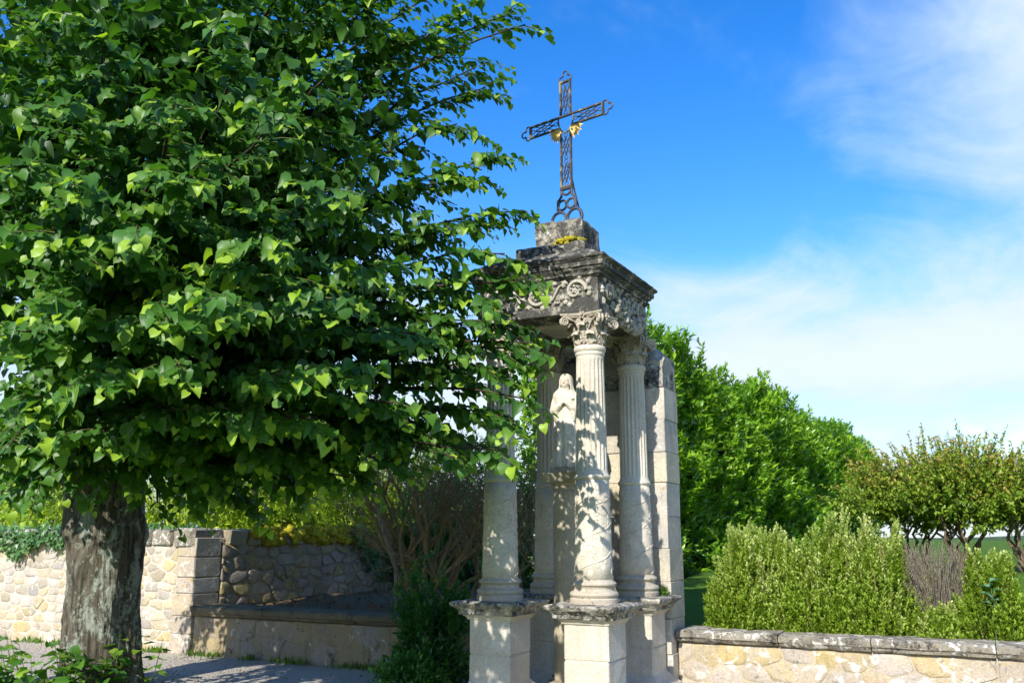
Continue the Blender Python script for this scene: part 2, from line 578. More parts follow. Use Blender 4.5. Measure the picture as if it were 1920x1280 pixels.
M['lime_leaf'] = leaf_mat('lime_leaf', (0.018, 0.062, 0.010), (0.058, 0.155, 0.018), (0.25, 0.38, 0.03), rough=0.47, spec=0.42, trans=0.28)
M['laurel_leaf'] = leaf_mat('laurel_leaf', (0.030, 0.095, 0.006), (0.115, 0.25, 0.010), (0.30, 0.46, 0.025), rough=0.34, spec=0.5, trans=0.25)
M['rosemary_leaf'] = leaf_mat('rosemary_needle', (0.075, 0.14, 0.010), (0.21, 0.31, 0.022), (0.46, 0.50, 0.18), rough=0.6, spec=0.25, trans=0.25, tcol=(1.7, 1.8, 0.8))
M['dry_leaf'] = leaf_mat('dry_shrub_leaf', (0.10, 0.08, 0.04), (0.20, 0.18, 0.10), (0.24, 0.30, 0.08), rough=0.7, spec=0.15, trans=0.15, tcol=(1.3, 1.3, 1))
M['myrtle_leaf'] = leaf_mat('myrtle_leaf', (0.08, 0.17, 0.015), (0.24, 0.35, 0.03), (0.37, 0.26, 0.06), rough=0.45, spec=0.4, trans=0.3, tcol=(1.8, 1.7, 0.7))
M['bamboo_leaf'] = leaf_mat('golden_leaf', (0.08, 0.18, 0.012), (0.27, 0.41, 0.02), (0.52, 0.56, 0.04), rough=0.5, spec=0.3, trans=0.35, tcol=(1.6, 1.5, 0.6))
M['ivy_leaf'] = leaf_mat('ivy_leaf', (0.03, 0.085, 0.02), (0.075, 0.18, 0.045), (0.20, 0.28, 0.08), rough=0.4, spec=0.45, trans=0.15)
M['shrub_leaf'] = leaf_mat('shrub_leaf', (0.010, 0.045, 0.008), (0.028, 0.11, 0.012), (0.09, 0.22, 0.03), rough=0.4, spec=0.45, trans=0.25)
M['grass_blade'] = leaf_mat('grass_blade', (0.04, 0.09, 0.010), (0.09, 0.19, 0.018), (0.20, 0.28, 0.04), rough=0.6, spec=0.2, trans=0.3, tcol=(1.6, 1.7, 0.8))
M['blue_leaf'] = leaf_mat('blue_green_leaf', (0.10, 0.22, 0.14), (0.16, 0.34, 0.20), (0.24, 0.44, 0.28), rough=0.5, spec=0.3, trans=0.15, tcol=(1.2, 1.3, 1))
M['dead_leaf'] = leaf_mat('dead_leaf', (0.10, 0.05, 0.02), (0.22, 0.10, 0.03), (0.42, 0.14, 0.05), rough=0.7, spec=0.15, trans=0.1, tcol=(1, 1, 1))
M['bark'] = bark_mat('lime_bark', (0.045, 0.039, 0.028), (0.15, 0.13, 0.092), (0.27, 0.29, 0.23), 0.66)
M['twig'] = bark_mat('twig_bark', (0.24, 0.17, 0.075), (0.44, 0.33, 0.16), (0.40, 0.38, 0.20), 0.2, 2.0)
M['limb'] = bark_mat('limb_bark', (0.035, 0.026, 0.017), (0.08, 0.06, 0.04), (0.12, 0.12, 0.09), 0.1, 1.5)
M['myrtle_bark'] = bark_mat('myrtle_bark', (0.10, 0.075, 0.05), (0.20, 0.15, 0.10), (0.24, 0.2, 0.15), 0.1, 1.5)
M['green_stem'] = bark_mat('green_stem', (0.09, 0.11, 0.03), (0.14, 0.16, 0.05), (0.16, 0.16, 0.08), 0.0, 2.0)
M['grey_twig'] = bark_mat('grey_twig', (0.20, 0.16, 0.12), (0.36, 0.31, 0.25), (0.40, 0.38, 0.33), 0.2, 2.0)


def ground_mat(name, a, b, c, s1=1.2, s2=40, bump=0.8, dist=0.03):
    m, t, bs = new_mat(name)
    p = pos_node(t)
    n1 = t.noise(p, s1, 5, 0.6, 0.3); n2 = t.noise(p, s2, 6, 0.75); n3 = t.noise(p, s2 * 3.1, 4, 0.7)
    col = t.mix(t.ramp(n1, 0.35, 0.65), c4(a), c4(b))
    col = t.mix(t.ramp(n2, 0.42, 0.62), col, c4(c))
    col = t.mix(0.5, col, t.mix(t.ramp(n3, 0.3, 0.7), (0.5, 0.5, 0.5, 1), (1.3, 1.3, 1.3, 1)), 'MULTIPLY')
    t.l.new(col, bs.inputs['Base Color']); bs.inputs['Roughness'].default_value = 0.95
    bs.inputs['Specular IOR Level'].default_value = 0.1
    bn = t.n.new('ShaderNodeBump'); bn.inputs['Strength'].default_value = bump; bn.inputs['Distance'].default_value = dist
    t.l.new(t.math('ADD', n2, t.math('MULTIPLY', n3, 0.5)), bn.inputs['Height']); t.l.new(bn.outputs[0], bs.inputs['Normal'])
    return m


M['gravel'] = ground_mat('gravel', (0.56, 0.50, 0.40), (0.46, 0.41, 0.33), (0.64, 0.58, 0.48), 1.3, 60)
M['soil'] = ground_mat('leafy_soil', (0.16, 0.11, 0.07), (0.22, 0.13, 0.07), (0.24, 0.20, 0.10), 2.5, 30)
M['turf'] = ground_mat('turf', (0.075, 0.16, 0.016), (0.11, 0.20, 0.022), (0.06, 0.12, 0.014), 0.9, 22)
M['field'] = ground_mat('field', (0.11, 0.17, 0.04), (0.15, 0.18, 0.06), (0.09, 0.13, 0.03), 0.05, 4)
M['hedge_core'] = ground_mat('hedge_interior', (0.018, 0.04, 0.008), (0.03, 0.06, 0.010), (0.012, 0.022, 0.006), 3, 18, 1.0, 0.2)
M['far'] = ground_mat('far_hill', (0.06, 0.10, 0.05), (0.08, 0.12, 0.06), (0.05, 0.08, 0.04), 0.01, 0.05, 0.2, 1)

# ------------------------------------------------------------------ layout frame
# the shrine, the bench, the planter and the street wall share one building line
ROT = math.radians(-27.3)
U = Vector((math.cos(ROT), math.sin(ROT), 0)); VV = Vector((-math.sin(ROT), math.cos(ROT), 0))
O = Vector((0.504, 8.04, 0))
BENCH_Y = 0.84          # front of the bench line in the shrine's frame


def loc(x, y, z=0.0): return O + U * x + VV * y + Vector((0, 0, z))


K = loc(-5.27, BENCH_Y)      # corner of the street wall
BENCH_H = 0.565

# ------------------------------------------------------------------ ground


def sheet(name, pts, mat, z=None, kind='structure'):
    me = mesh_np(name, [(p[0], p[1], p[2] if z is None else z) for p in pts], [tuple(range(len(pts)))], mat)
    o = obj(name, me); tag(o, kind=kind); return o


def grid_sheet(name, corners_fn, nu, nv, mat):
    V = [corners_fn(i / nu, j / nv) for j in range(nv + 1) for i in range(nu + 1)]
    F = [(j * (nu + 1) + i, j * (nu + 1) + i + 1, (j + 1) * (nu + 1) + i + 1, (j + 1) * (nu + 1) + i) for j in range(nv) for i in range(nu)]
    o = obj(name, mesh_np(name, V, F, mat, True)); tag(o, kind='structure'); return o


def wobble(x, y, a=0.02, s=1.0): return a * mnoise.noise((x * s, y * s, 1.7))


def ground_pt(a, b):
    x = -40 + 80 * a; y = -30 + 45 * b
    return (x, y, -0.02 + wobble(x, y, 0.012))


grid_sheet('ground', ground_pt, 40, 30, M['turf'])


def gravel_pt(a, b):
    p = loc(-18 + 36 * a, BENCH_Y + 0.02 - 2.15 * (1 - b))
    z = 0.012 + wobble(p.x, p.y, 0.012, 2.0) - (0.05 if b < 0.02 else 0)
    return (p.x, p.y, z)


grid_sheet('gravel_path', gravel_pt, 160, 20, M['gravel'])


def lawn_pt(a, b):
    # lawn behind the planter wall, rising a little, then flat fields to the horizon
    bb = b ** 3.2
    x = (-0.2 + (a - 0.05) * (14 + 900 * bb)); y = BENCH_Y + 0.12 + 1500 * bb
    p = loc(x + 0.6 - 150 * bb, y)
    z = 0.47 + 0.30 * min(1, max(0, (y - 1.2) / 7.0)) + wobble(p.x, p.y, 0.03, 0.4) - 9.0 * max(0, (y - 60) / 1500)
    if x + 0.6 > 3.5 and b < 0.02: z = -0.05          # grassy edge down to the street past the planter
    return (p.x, p.y, z)


grid_sheet('lawn', lawn_pt, 40, 60, M['turf'])


def field_pt(a, b):
    bb = b ** 3
    p = loc((a - 0.5) * (60 + 3400 * bb), BENCH_Y + 0.2 + 1600 * bb)
    return (p.x, p.y, 0.30 - 9.0 * max(0, (bb * 1600 - 60) / 1600))


grid_sheet('field', field_pt, 40, 30, M['field'])


def bed_pt(a, b):
    p = loc(-5.2 + 5.3 * a, BENCH_Y + 0.06 + 13 * b)
    z = 0.50 + 0.05 * mnoise.noise((p.x * 1.1, p.y * 1.1, 5.0)) + 0.06 * min(1, b * 5)
    return (p.x, p.y, z)


grid_sheet('planting_bed', bed_pt, 40, 60, M['soil'])

# far wooded rise on the horizon
hv = []; hf = []
for i in range(61):
    x = -900 + 1800 * i / 60
    top = -6 + 9 * (mnoise.noise((x * 0.006, 0, 3)) + 0.4)
    hv += [(x, 980, -14), (x, 1000, top), (x, 1100, -14)]
for i in range(60):
    a = i * 3
    hf += [(a, a + 3, a + 4, a + 1), (a + 1, a + 4, a + 5, a + 2)]
tag(obj('far_hills', mesh_np('far_hills', hv, hf, M['far'], True)), kind='structure')

# ------------------------------------------------------------------ walls of single stones
STONES = []
for i in range(10):
    mb = MB(); mb.cbox((-0.5, -0.5, -0.5), (0.5, 0.5, 0.5), 0.09, 0.045); STONES.append(mb)
BLOCKS = []
for i in range(8):
    mb = MB(); mb.cbox((-0.5, -0.5, -0.5), (0.5, 0.5, 0.5), 0.03, 0.010); BLOCKS.append(mb)
_cache = {}


def stone(name, parent, c, size, mat, kind='rubble', rot=0.0, tilt=0.0):
    pool = STONES if kind == 'rubble' else BLOCKS
    k = random.randrange(len(pool))
    key = (kind, k, mat.name)
    if key not in _cache:
        _cache[key] = pool[k].mesh(name, mat, angle=50)
    o = obj(name, _cache[key], parent)
    o.location = c; o.scale = size; o.rotation_euler = (0, tilt, rot)
    return o


def rubble_face(parent, x0, x1, z0, z1, y, mat, h=(0.09, 0.17), w=(0.10, 0.30), gap=0.022, depth=0.10, proud=0.012, axis='x', skip=None, sgn=-1, kind='rubble', name='stone', tilt=0.05):
    """stones set in rough courses on the face at coordinate y of the wall's frame; face looks toward sgn"""
    z = z0
    while z < z1 - 0.04:
        hh = min(random.uniform(*h), z1 - z)
        if z1 - z - hh < h[0] * 0.6: hh = z1 - z
        x = x0 + random.uniform(-0.06, 0)
        while x < x1 - 0.03:
            ww = random.uniform(*w)
            if x1 - (x + ww) < w[0] * 0.7: ww = x1 - x
            xs = max(x, x0)
            cw = ww - (xs - x) - gap
            if cw > 0.04 and not (skip and skip(xs + cw / 2, z + hh / 2)):
                hj = hh - gap - random.uniform(0, 0.02)
                pr = proud + random.uniform(-0.006, 0.010)
                yc = y + sgn * (pr - depth / 2)
                if axis == 'x':
                    stone(name, parent, (xs + cw / 2, yc, z + hh / 2), (cw, depth, hj), mat, kind, 0, random.uniform(-tilt, tilt))
                else:
                    stone(name, parent, (yc, xs + cw / 2, z + hh / 2), (depth, cw, hj), mat, kind)
            x += ww
        z += hh


def clip(poly, px, pz, nx, nz):
    """keep the side of the line through (px,pz) opposite to the normal"""
    out = []
    for i in range(len(poly)):
        a, b = poly[i], poly[(i + 1) % len(poly)]
        da = (a[0] - px) * nx + (a[1] - pz) * nz; db = (b[0] - px) * nx + (b[1] - pz) * nz
        if da <= 0: out.append(a)
        if da * db < 0:
            t_ = da / (da - db); out.append((a[0] + (b[0] - a[0]) * t_, a[1] + (b[1] - a[1]) * t_))
    return out


def rubble_cells(parent, x0, x1, z0, z1, y, mat, cw=0.20, ch=0.13, gap=0.016, proud=0.012, axis='x', sgn=-1, name='stone', seed=1, jit=0.42):
    """irregular fitted rubble: every stone is a many-sided block with rounded arrises, set in the mortar core"""
    rs = random.Random(seed)
    k = ch / cw
    seeds = []
    nz = max(1, round((z1 - z0) / ch)); hz = (z1 - z0) / nz
    for j in range(nz):
        x = x0 - rs.uniform(0, cw)
        while x < x1 + cw:
            w_ = cw * rs.uniform(0.55, 1.6)
            seeds.append((x + w_ / 2, (z0 + (j + 0.5) * hz + rs.uniform(-jit, jit) * hz) / k)); x += w_
    for (sx, sz) in seeds:
        poly = [(x0, z0 / k), (x1, z0 / k), (x1, z1 / k), (x0, z1 / k)]
        for (tx, tz) in seeds:
            dx, dz = tx - sx, tz - sz
            if (dx == 0 and dz == 0) or abs(dx) > 3 * cw or abs(dz) > 3 * cw: continue
            poly = clip(poly, sx + dx / 2, sz + dz / 2, dx, dz)
            if len(poly) < 3: break
        if len(poly) < 3: continue
        P = [(a, b * k) for a, b in poly]
        # drop tiny edges, cut the corners round
        Q = [P[i] for i in range(len(P)) if math.dist(P[i], P[i - 1]) > 0.012]
        if len(Q) < 3: continue
        mx = sum(p[0] for p in Q) / len(Q); mz = sum(p[1] for p in Q) / len(Q)
        R_ = []
        for i in range(len(Q)):
            p, a, b = Q[i], Q[i - 1], Q[(i + 1) % len(Q)]
            R_.append((p[0] + (a[0] - p[0]) * 0.13, p[1] + (a[1] - p[1]) * 0.13)); R_.append((p[0] + (b[0] - p[0]) * 0.13, p[1] + (b[1] - p[1]) * 0.13))
        ext = max(math.dist(p, (mx, mz)) for p in R_)
        if ext < 0.03: continue
        def ring(inset):
            o_ = []
            for p in R_:
                L = math.dist(p, (mx, mz)); f = max(0.05, (L - inset) / L)
                o_.append((mx + (p[0] - mx) * f + rs.uniform(-.004, .004), mz + (p[1] - mz) * f + rs.uniform(-.004, .004)))
            return o_
        pr = proud * rs.uniform(0.5, 1.7); tl = (rs.uniform(-.05, .05), rs.uniform(-.06, .06))
        g2 = gap / 2 * rs.uniform(0.7, 1.5)
        V = []; n = len(R_)
        for inset, dep in ((g2, -0.07), (g2, -0.002), (g2 + 0.010, pr * 0.8), (g2 + 0.03 + ext * 0.15, pr)):
            for p in ring(inset):
                dd = y + sgn * (dep + (tl[0] * (p[0] - mx) + tl[1] * (p[1] - mz) + rs.uniform(-.002, .002) if dep > 0 else 0))
                V.append((p[0] - mx, dd, p[1] - mz) if axis == 'x' else (dd, p[0] - mx, p[1] - mz))
        F = []
        flip = (sgn < 0) != (axis == 'x')
        for r in range(3):
            for i in range(n):
                i2 = (i + 1) % n
                q = (r * n + i, r * n + i2, (r + 1) * n + i2, (r + 1) * n + i)
                F.append(q[::-1] if flip else q)
        top = tuple(3 * n + i for i in range(n)); F.append(top[::-1] if flip else top)
        o = obj(name, mesh_np(name, V, F, mat, True), parent)
        o.data.set_sharp_from_angle(angle=math.radians(55))
        o.location = (mx, 0, mz) if axis == 'x' else (0, mx, mz)


# street wall with its corner and return, in the frame of its corner
wall_h = 1.41
w1 = empty('rubble_wall', K, ROT)
tag(w1, 'sunlit rubble stone wall with wide white mortar joints behind the tree trunk', 'wall')
mb = MB(); mb.cbox((-7, 0.0, -0.1), (-0.03, 0.40, wall_h - 0.05), 0.02); mb.build('mortar_core', M['mortar'], w1)
rubble_cells(w1, -4.6, -0.30, 0.26, wall_h - 0.14, 0.0, M['rubble'], 0.20, 0.115, 0.012, 0.006, seed=5, jit=0.45)
rubble_cells(w1, -4.6, -0.30, 0.0, 0.26, 0.0, M['planter_stone'], 0.30, 0.13, 0.02, 0.006, seed=6)
z = 0.0
while z < wall_h - 0.25:      # dressed quoins at the corner
    hh = random.uniform(0.17, 0.30); ww = random.choice((0.34, 0.24, 0.30))
    stone('quoin', w1, (-ww / 2, 0.19, z + hh / 2), (ww, 0.42, hh - 0.015), M['planter_stone'], 'block')
    z += hh
for i in range(13):           # rough rounded coping
    x = -4.7 + i * 0.36
    stone('coping_stone', w1, (x + 0.18, 0.2, wall_h - 0.06), (0.35, 0.50, 0.20 + random.uniform(-0.02, 0.03)), M['coping'], 'rubble')

w2 = empty('garden_wall', K, ROT)
tag(w2, 'mossy shaded rubble garden wall running back from the wall corner', 'wall')
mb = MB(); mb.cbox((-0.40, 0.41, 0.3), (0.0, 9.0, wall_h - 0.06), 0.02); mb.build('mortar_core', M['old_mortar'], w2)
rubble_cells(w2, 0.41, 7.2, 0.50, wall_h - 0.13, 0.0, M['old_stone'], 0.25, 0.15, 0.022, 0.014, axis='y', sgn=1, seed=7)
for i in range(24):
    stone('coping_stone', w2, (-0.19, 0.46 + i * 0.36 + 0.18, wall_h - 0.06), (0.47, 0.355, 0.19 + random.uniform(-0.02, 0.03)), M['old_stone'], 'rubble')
mm = MB()
for i in range(260):          # cushions of moss along the top of the return
    t_ = random.uniform(0.9, 5.0)
    mm.blob((random.choice((0.03, 0.04, -0.03)) + random.uniform(0.0, 0.03), t_, wall_h - 0.02 + random.uniform(-0.12, 0.09)), (random.uniform(0.02, 0.06), random.uniform(0.05, 0.13), random.uniform(0.03, 0.07)), 0.25)
tag(mm.build('moss', M['moss'], w2, True), kind='stuff')

# low bench wall from the corner to the shrine
bench = empty('bench_wall', loc(0, 0), ROT)
tag(bench, 'low shaded stone bench wall with moulded coping between corner and shrine', 'wall')
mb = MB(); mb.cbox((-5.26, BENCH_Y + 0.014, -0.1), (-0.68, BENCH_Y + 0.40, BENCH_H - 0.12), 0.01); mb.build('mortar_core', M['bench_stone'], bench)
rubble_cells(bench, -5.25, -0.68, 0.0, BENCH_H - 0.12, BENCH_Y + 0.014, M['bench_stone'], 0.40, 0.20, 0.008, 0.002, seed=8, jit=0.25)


def coping_piece(x0, x1, y0, y1, zt, th=0.115, over=0.06):
    mb = MB()
    prof = [(y0 + over * 0.9, zt - th), (y0 + over * 0.45, zt - th + 0.012), (y0 + over * 0.30, zt - th + 0.035), (y0, zt - th + 0.045), (y0 - 0.004, zt - 0.02), (y0 + 0.02, zt), (y1, zt), (y1, zt - th)]
    n = len(prof); xs = np.linspace(x0, x1, 7)
    V = []
    for x in xs:
        for (y, z) in prof: V.append((x, y + random.uniform(-.005, .005), z + random.uniform(-.005, .005)))
    F = []
    for i in range(len(xs) - 1):
        for k in range(n):
            k2 = (k + 1) % n
            F.append((i * n + k, (i + 1) * n + k, (i + 1) * n + k2, i * n + k2))
    F.append(tuple(range(n))); F.append(tuple((len(xs) - 1) * n + k for k in range(n - 1, -1, -1)))
    mb.add(V, F); return mb


x = -5.25
while x < -0.75:
    w_ = min(random.uniform(0.8, 1.2), -0.68 - x)
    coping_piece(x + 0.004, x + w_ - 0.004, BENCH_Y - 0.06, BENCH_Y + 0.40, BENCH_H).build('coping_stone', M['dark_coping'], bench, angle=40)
    x += w_

planter = empty('planter_wall', loc(0, 0), ROT)
tag(planter, 'low sunlit stone wall with lichened coping under the rosemary bushes', 'wall')
PL_END = 3.40
mb = MB(); mb.cbox((0.665, BENCH_Y + 0.012, -0.1), (PL_END - 0.02, BENCH_Y + 0.36, BENCH_H - 0.11), 0.01); mb.build('mortar_core', M['planter_mortar'], planter)
rubble_cells(planter, 0.668, PL_END - 0.205, 0.0, BENCH_H - 0.11, BENCH_Y + 0.012, M['planter_stone'], 0.26, 0.16, 0.010, 0.005, seed=9, jit=0.30)
z = 0.0
while z < BENCH_H - 0.15:
    hh = min(random.uniform(0.18, 0.26), BENCH_H - 0.125 - z)
    stone('quoin', planter, (PL_END - 0.105, BENCH_Y + 0.13, z + hh / 2), (0.19, 0.27, hh - 0.012), M['planter_stone'], 'block'); z += hh
mb = MB(); mb.cbox((PL_END - 0.36, BENCH_Y + 0.38, -0.1), (PL_END - 0.012, BENCH_Y + 3.2, BENCH_H - 0.11), 0.01); mb.build('side_core', M['planter_mortar'], planter)
rubble_cells(planter, BENCH_Y + 0.28, BENCH_Y + 3.2, 0.0, BENCH_H - 0.11, PL_END - 0.012, M['planter_stone'], 0.26, 0.16, 0.010, 0.005, axis='y', sgn=1, seed=19, jit=0.30)
for i in range(3):
    stone('coping_stone', planter, (PL_END - 0.16, BENCH_Y + 0.85 + i * 0.92, BENCH_H - 0.055), (0.44, 0.91, 0.105), M['coping'], 'block')
x = 0.668
while x < PL_END:
    w_ = min(random.uniform(0.6, 1.0), PL_END + 0.05 - x)
    if PL_END + 0.05 - x - w_ < 0.25: w_ = PL_END + 0.05 - x
    coping_piece(x + 0.004, x + w_ - 0.004, BENCH_Y - 0.06, BENCH_Y + 0.38, BENCH_H, 0.105).build('coping_stone', M['coping'], planter, angle=40)
    x += w_

# ------------------------------------------------------------------ the shrine
shrine = empty('stone_shrine', O, ROT)
tag(shrine, 'open carved limestone wayside shrine on four columns with back wall', 'shrine')
AX, BY = 0.42, 0.50          # column axes
Z_CAP = 0.862                # top of the pedestals
cols = [(AX, -BY), (-AX, -BY), (AX, BY), (-AX, BY)]


def rough_profile(prof, hx, hy, rough=0.004, sub=8):
    """square moulding with worn edges"""
    V = []; F = []
    ring = []
    for side in range(4):
        for i in range(sub):
            ring.append((side, i / sub))
    n = len(ring)
    for (o, z) in prof:
        ax_, ay_ = hx + o, hy + o
        for (s, t_) in ring:
            c = [(-ax_, -ay_), (ax_, -ay_), (ax_, ay_), (-ax_, ay_)]
            p, q = c[s], c[(s + 1) % 4]
            j = rough
            V.append((p[0] + (q[0] - p[0]) * t_ + random.uniform(-j, j), p[1] + (q[1] - p[1]) * t_ + random.uniform(-j, j), z + random.uniform(-j, j) * 0.7))
    for i in range(len(prof) - 1):
        for k in range(n):
            k2 = (k + 1) % n
            F.append((i * n + k, i * n + k2, (i + 1) * n + k2, (i + 1) * n + k))
    F.append(tuple(range(n - 1, -1, -1))); F.append(tuple((len(prof) - 1) * n + k for k in range(n)))
    mb = MB(); mb.add(V, F); return mb


DIE = 0.185
die_lo = MB().cbox((-DIE, -DIE, 0.17), (DIE, DIE, 0.447), 0.009, 0.004).mesh('die', M['die'])
die_hi = MB().cbox((-DIE, -DIE, 0.453), (DIE, DIE, 0.735), 0.009, 0.004).mesh('die', M['die'])
ped_core = MB().cbox((-DIE + .008, -DIE + .008, 0.02), (DIE - .008, DIE - .008, 0.80), 0.004).mesh('pedestal', M['die'])
ped_neck = rough_profile([(0.0, 0.715), (0.012, 0.72), (0.018, 0.735), (0.045, 0.757)], DIE, DIE, 0.002, 6).mesh('necking', M['die'], angle=35)
ped_cap = rough_profile([(0.055, 0.760), (0.062, 0.762), (0.066, 0.790), (0.082, 0.800), (0.092, 0.815), (0.112, 0.826), (0.120, 0.848), (0.112, 0.862), (0.06, 0.866)], DIE, DIE, 0.006, 10).mesh('cap', M['capstone'], angle=45)
ped_base = rough_profile([(0.10, -0.05), (0.10, 0.13), (0.093, 0.14), (0.070, 0.165), (0.055, 0.17), (0.035, 0.195), (0.006, 0.225), (0.0, 0.24)], DIE, DIE, 0.004, 8).mesh('base', M['die'], angle=40)

# column pieces --------------------------------------------------------------
NF = 20


def flute(r, z, th):
    zl, zh = 1.905, 2.795
    k = 0.5 + 0.5 * math.cos(th * NF)
    w = 1.0
    if z < zl: w = max(0, 1 - (zl - z) / 0.012)
    if z > zh: w = max(0, 1 - (z - zh) / 0.012)
    return r * (1 - 0.085 * w * (1 - k) ** 0.8)


z0s = [1.868, 1.880, 1.893, 1.905, 2.1, 2.3, 2.5, 2.7, 2.795, 2.807, 2.83, 2.845]


def rad_up(z): return 0.1265 - 0.0125 * ((z - 1.868) / 0.98) ** 1.4


up_shaft = MB().lathe([(rad_up(z), z) for z in z0s], NF * 6, flute).mesh('shaft', M['shaft'], angle=40)


def rad_lo(z): return 0.151 - 0.016 * ((z - 1.03) / 0.80)


low_shaft = MB().lathe([(rad_lo(z), z) for z in np.linspace(1.028, 1.828, 6)], 40).mesh('column', M['shaft'], True)
col_base = MB().lathe([(0.19, 0.860), (0.193, 0.872), (0.193, 0.902), (0.186, 0.908), (0.180, 0.913), (0.190, 0.922), (0.194, 0.935), (0.189, 0.950), (0.178, 0.958),
                       (0.168, 0.962), (0.160, 0.972), (0.158, 0.986), (0.164, 0.998), (0.170, 1.002), (0.177, 1.008), (0.178, 1.018), (0.172, 1.028), (0.162, 1.033),
                       (0.156, 1.038), (0.150, 1.05)], 40).mesh('base', M['carved'], angle=35)
ring = MB().lathe([(0.134, 1.822), (0.139, 1.826), (0.147, 1.835), (0.149, 1.846), (0.145, 1.857), (0.138, 1.861), (0.134, 1.868), (0.130, 1.885), (0.1262, 1.893)], 40).mesh('ring', M['shaft'], angle=35)
neck = MB().lathe([(0.114, 2.832), (0.118, 2.838), (0.122, 2.845), (0.123, 2.858), (0.120, 2.866), (0.126, 2.872), (0.133, 2.885), (0.134, 2.900), (0.128, 2.914), (0.116, 2.922)], 40).mesh('necking', M['shaft'], angle=35)


def vine_mesh():
    """twining vine stems, tendrils and lobed leaves in low relief round the lower shaft"""
    random.seed(21)
    mb = MB()

    def onc(th, z, h=0.002):
        r = rad_lo(min(max(z, 1.04), 1.82)) + h
        return (r * math.cos(th), r * math.sin(th), z)
    for s in range(2):
        pts = []
        for i in range(70):
            t_ = i / 69
            th = s * math.pi + t_ * math.pi * 3.4 + 0.12 * math.sin(t_ * 40)
            pts.append(onc(th, 1.06 + t_ * 0.74))
        mb.tube(pts, 0.0044, 5)
    for i in range(96):            # tendrils and leaf outlines
        th = (i % 12 + random.uniform(0.1, 0.9)) * 2 * math.pi / 12; z = 1.08 + 0.71 * (i // 12 + random.uniform(0.1, 0.9)) / 8
        sg = random.choice((-1, 1)); R0 = random.uniform(0.02, 0.042)
        pts = []
        turns = random.uniform(0.7, 1.5)
        for j in range(14):
            q = j / 13
            rr = R0 * (1 - 0.6 * q)
            a = q * turns * 2 * math.pi * sg + i
            pts.append(onc(th + (rr * math.cos(a)) / 0.145, min(1.80, max(1.05, z + rr * math.sin(a))), 0.001))
        mb.tube(pts, [0.0036 * (1 - 0.3 * k / 13) for k in range(14)], 4)
        if i % 2 == 0:             # raised lobed leaf
            n = 15; lr = random.uniform(0.028, 0.046); V = [onc(th, z, 0.007)]
            rot = random.uniform(0, 6)
            for k in range(n):
                a = 2 * math.pi * k / n
                l = lr * (0.72 + 0.30 * math.cos(5 * a))
                V.append(onc(th + l * math.cos(a + rot) / 0.145, min(1.82, max(1.04, z + l * math.sin(a + rot))), -0.001))
            mb.add(V, [(0, 1 + k, 1 + (k + 1) % n) for k in range(n)])
    return mb.mesh('vine_relief', M['shaft'], True)


vine = vine_mesh()


def spiral_pts(c, ex, ey, r0, turns, n=22, r1=0.12):
    pts = []
    for i in range(n):
        q = i / (n - 1)
        a = q * turns * 2 * math.pi
        r = r0 * (1 - (1 - r1) * q)
        pts.append(Vector(c) + Vector(ex) * (r * math.cos(a)) + Vector(ey) * (r * math.sin(a)))
    return pts


def acanthus(mb, th, zb, h, r_in, curl, w):
    """leaf rising from (r_in, zb) hugging the bell and curling out at the top"""
    rows = 8; V = []
    ct, st = math.cos(th), math.sin(th)
    for i in range(rows + 1):
        q = i / rows
        if q < 0.72:
            z = zb + h * q / 0.72; r = r_in + 0.012 + 0.016 * q
        else:
            a = (q - 0.72) / 0.28 * math.pi * 0.95
            z = zb + h + curl * 0.55 * math.sin(a) - (0.012 if a > 2 else 0); r = r_in + 0.024 + curl * (1 - math.cos(a)) * 0.55
        ww = w * (0.55 + 0.75 * math.sin(min(1, q * 1.05) * math.pi * 0.82)) * (1 + 0.18 * math.cos(i * math.pi))
        for c in (-1, -0.5, 0, 0.5, 1):
            off = 0.010 * (1 - abs(c)) + (0.006 if c in (-1, 1) else 0) - (0.004 if abs(c) == .5 else 0)
            x = r + off; y = c * ww
            V.append((x * ct - y * st, x * st + y * ct, z - 0.008 * abs(c)))
    F = []
    for i in range(rows):
        for k in range(4):
            a = i * 5 + k
            F.append((a, a + 1, a + 6, a + 5))
    mb.add(V, F)
    # inner face gives the leaf thickness
    o = len(mb.v)
    V2 = [Vector(v) - Vector((ct, st, 0)) * 0.010 for v in V]
    mb.add(V2, [f[::-1] for f in F])


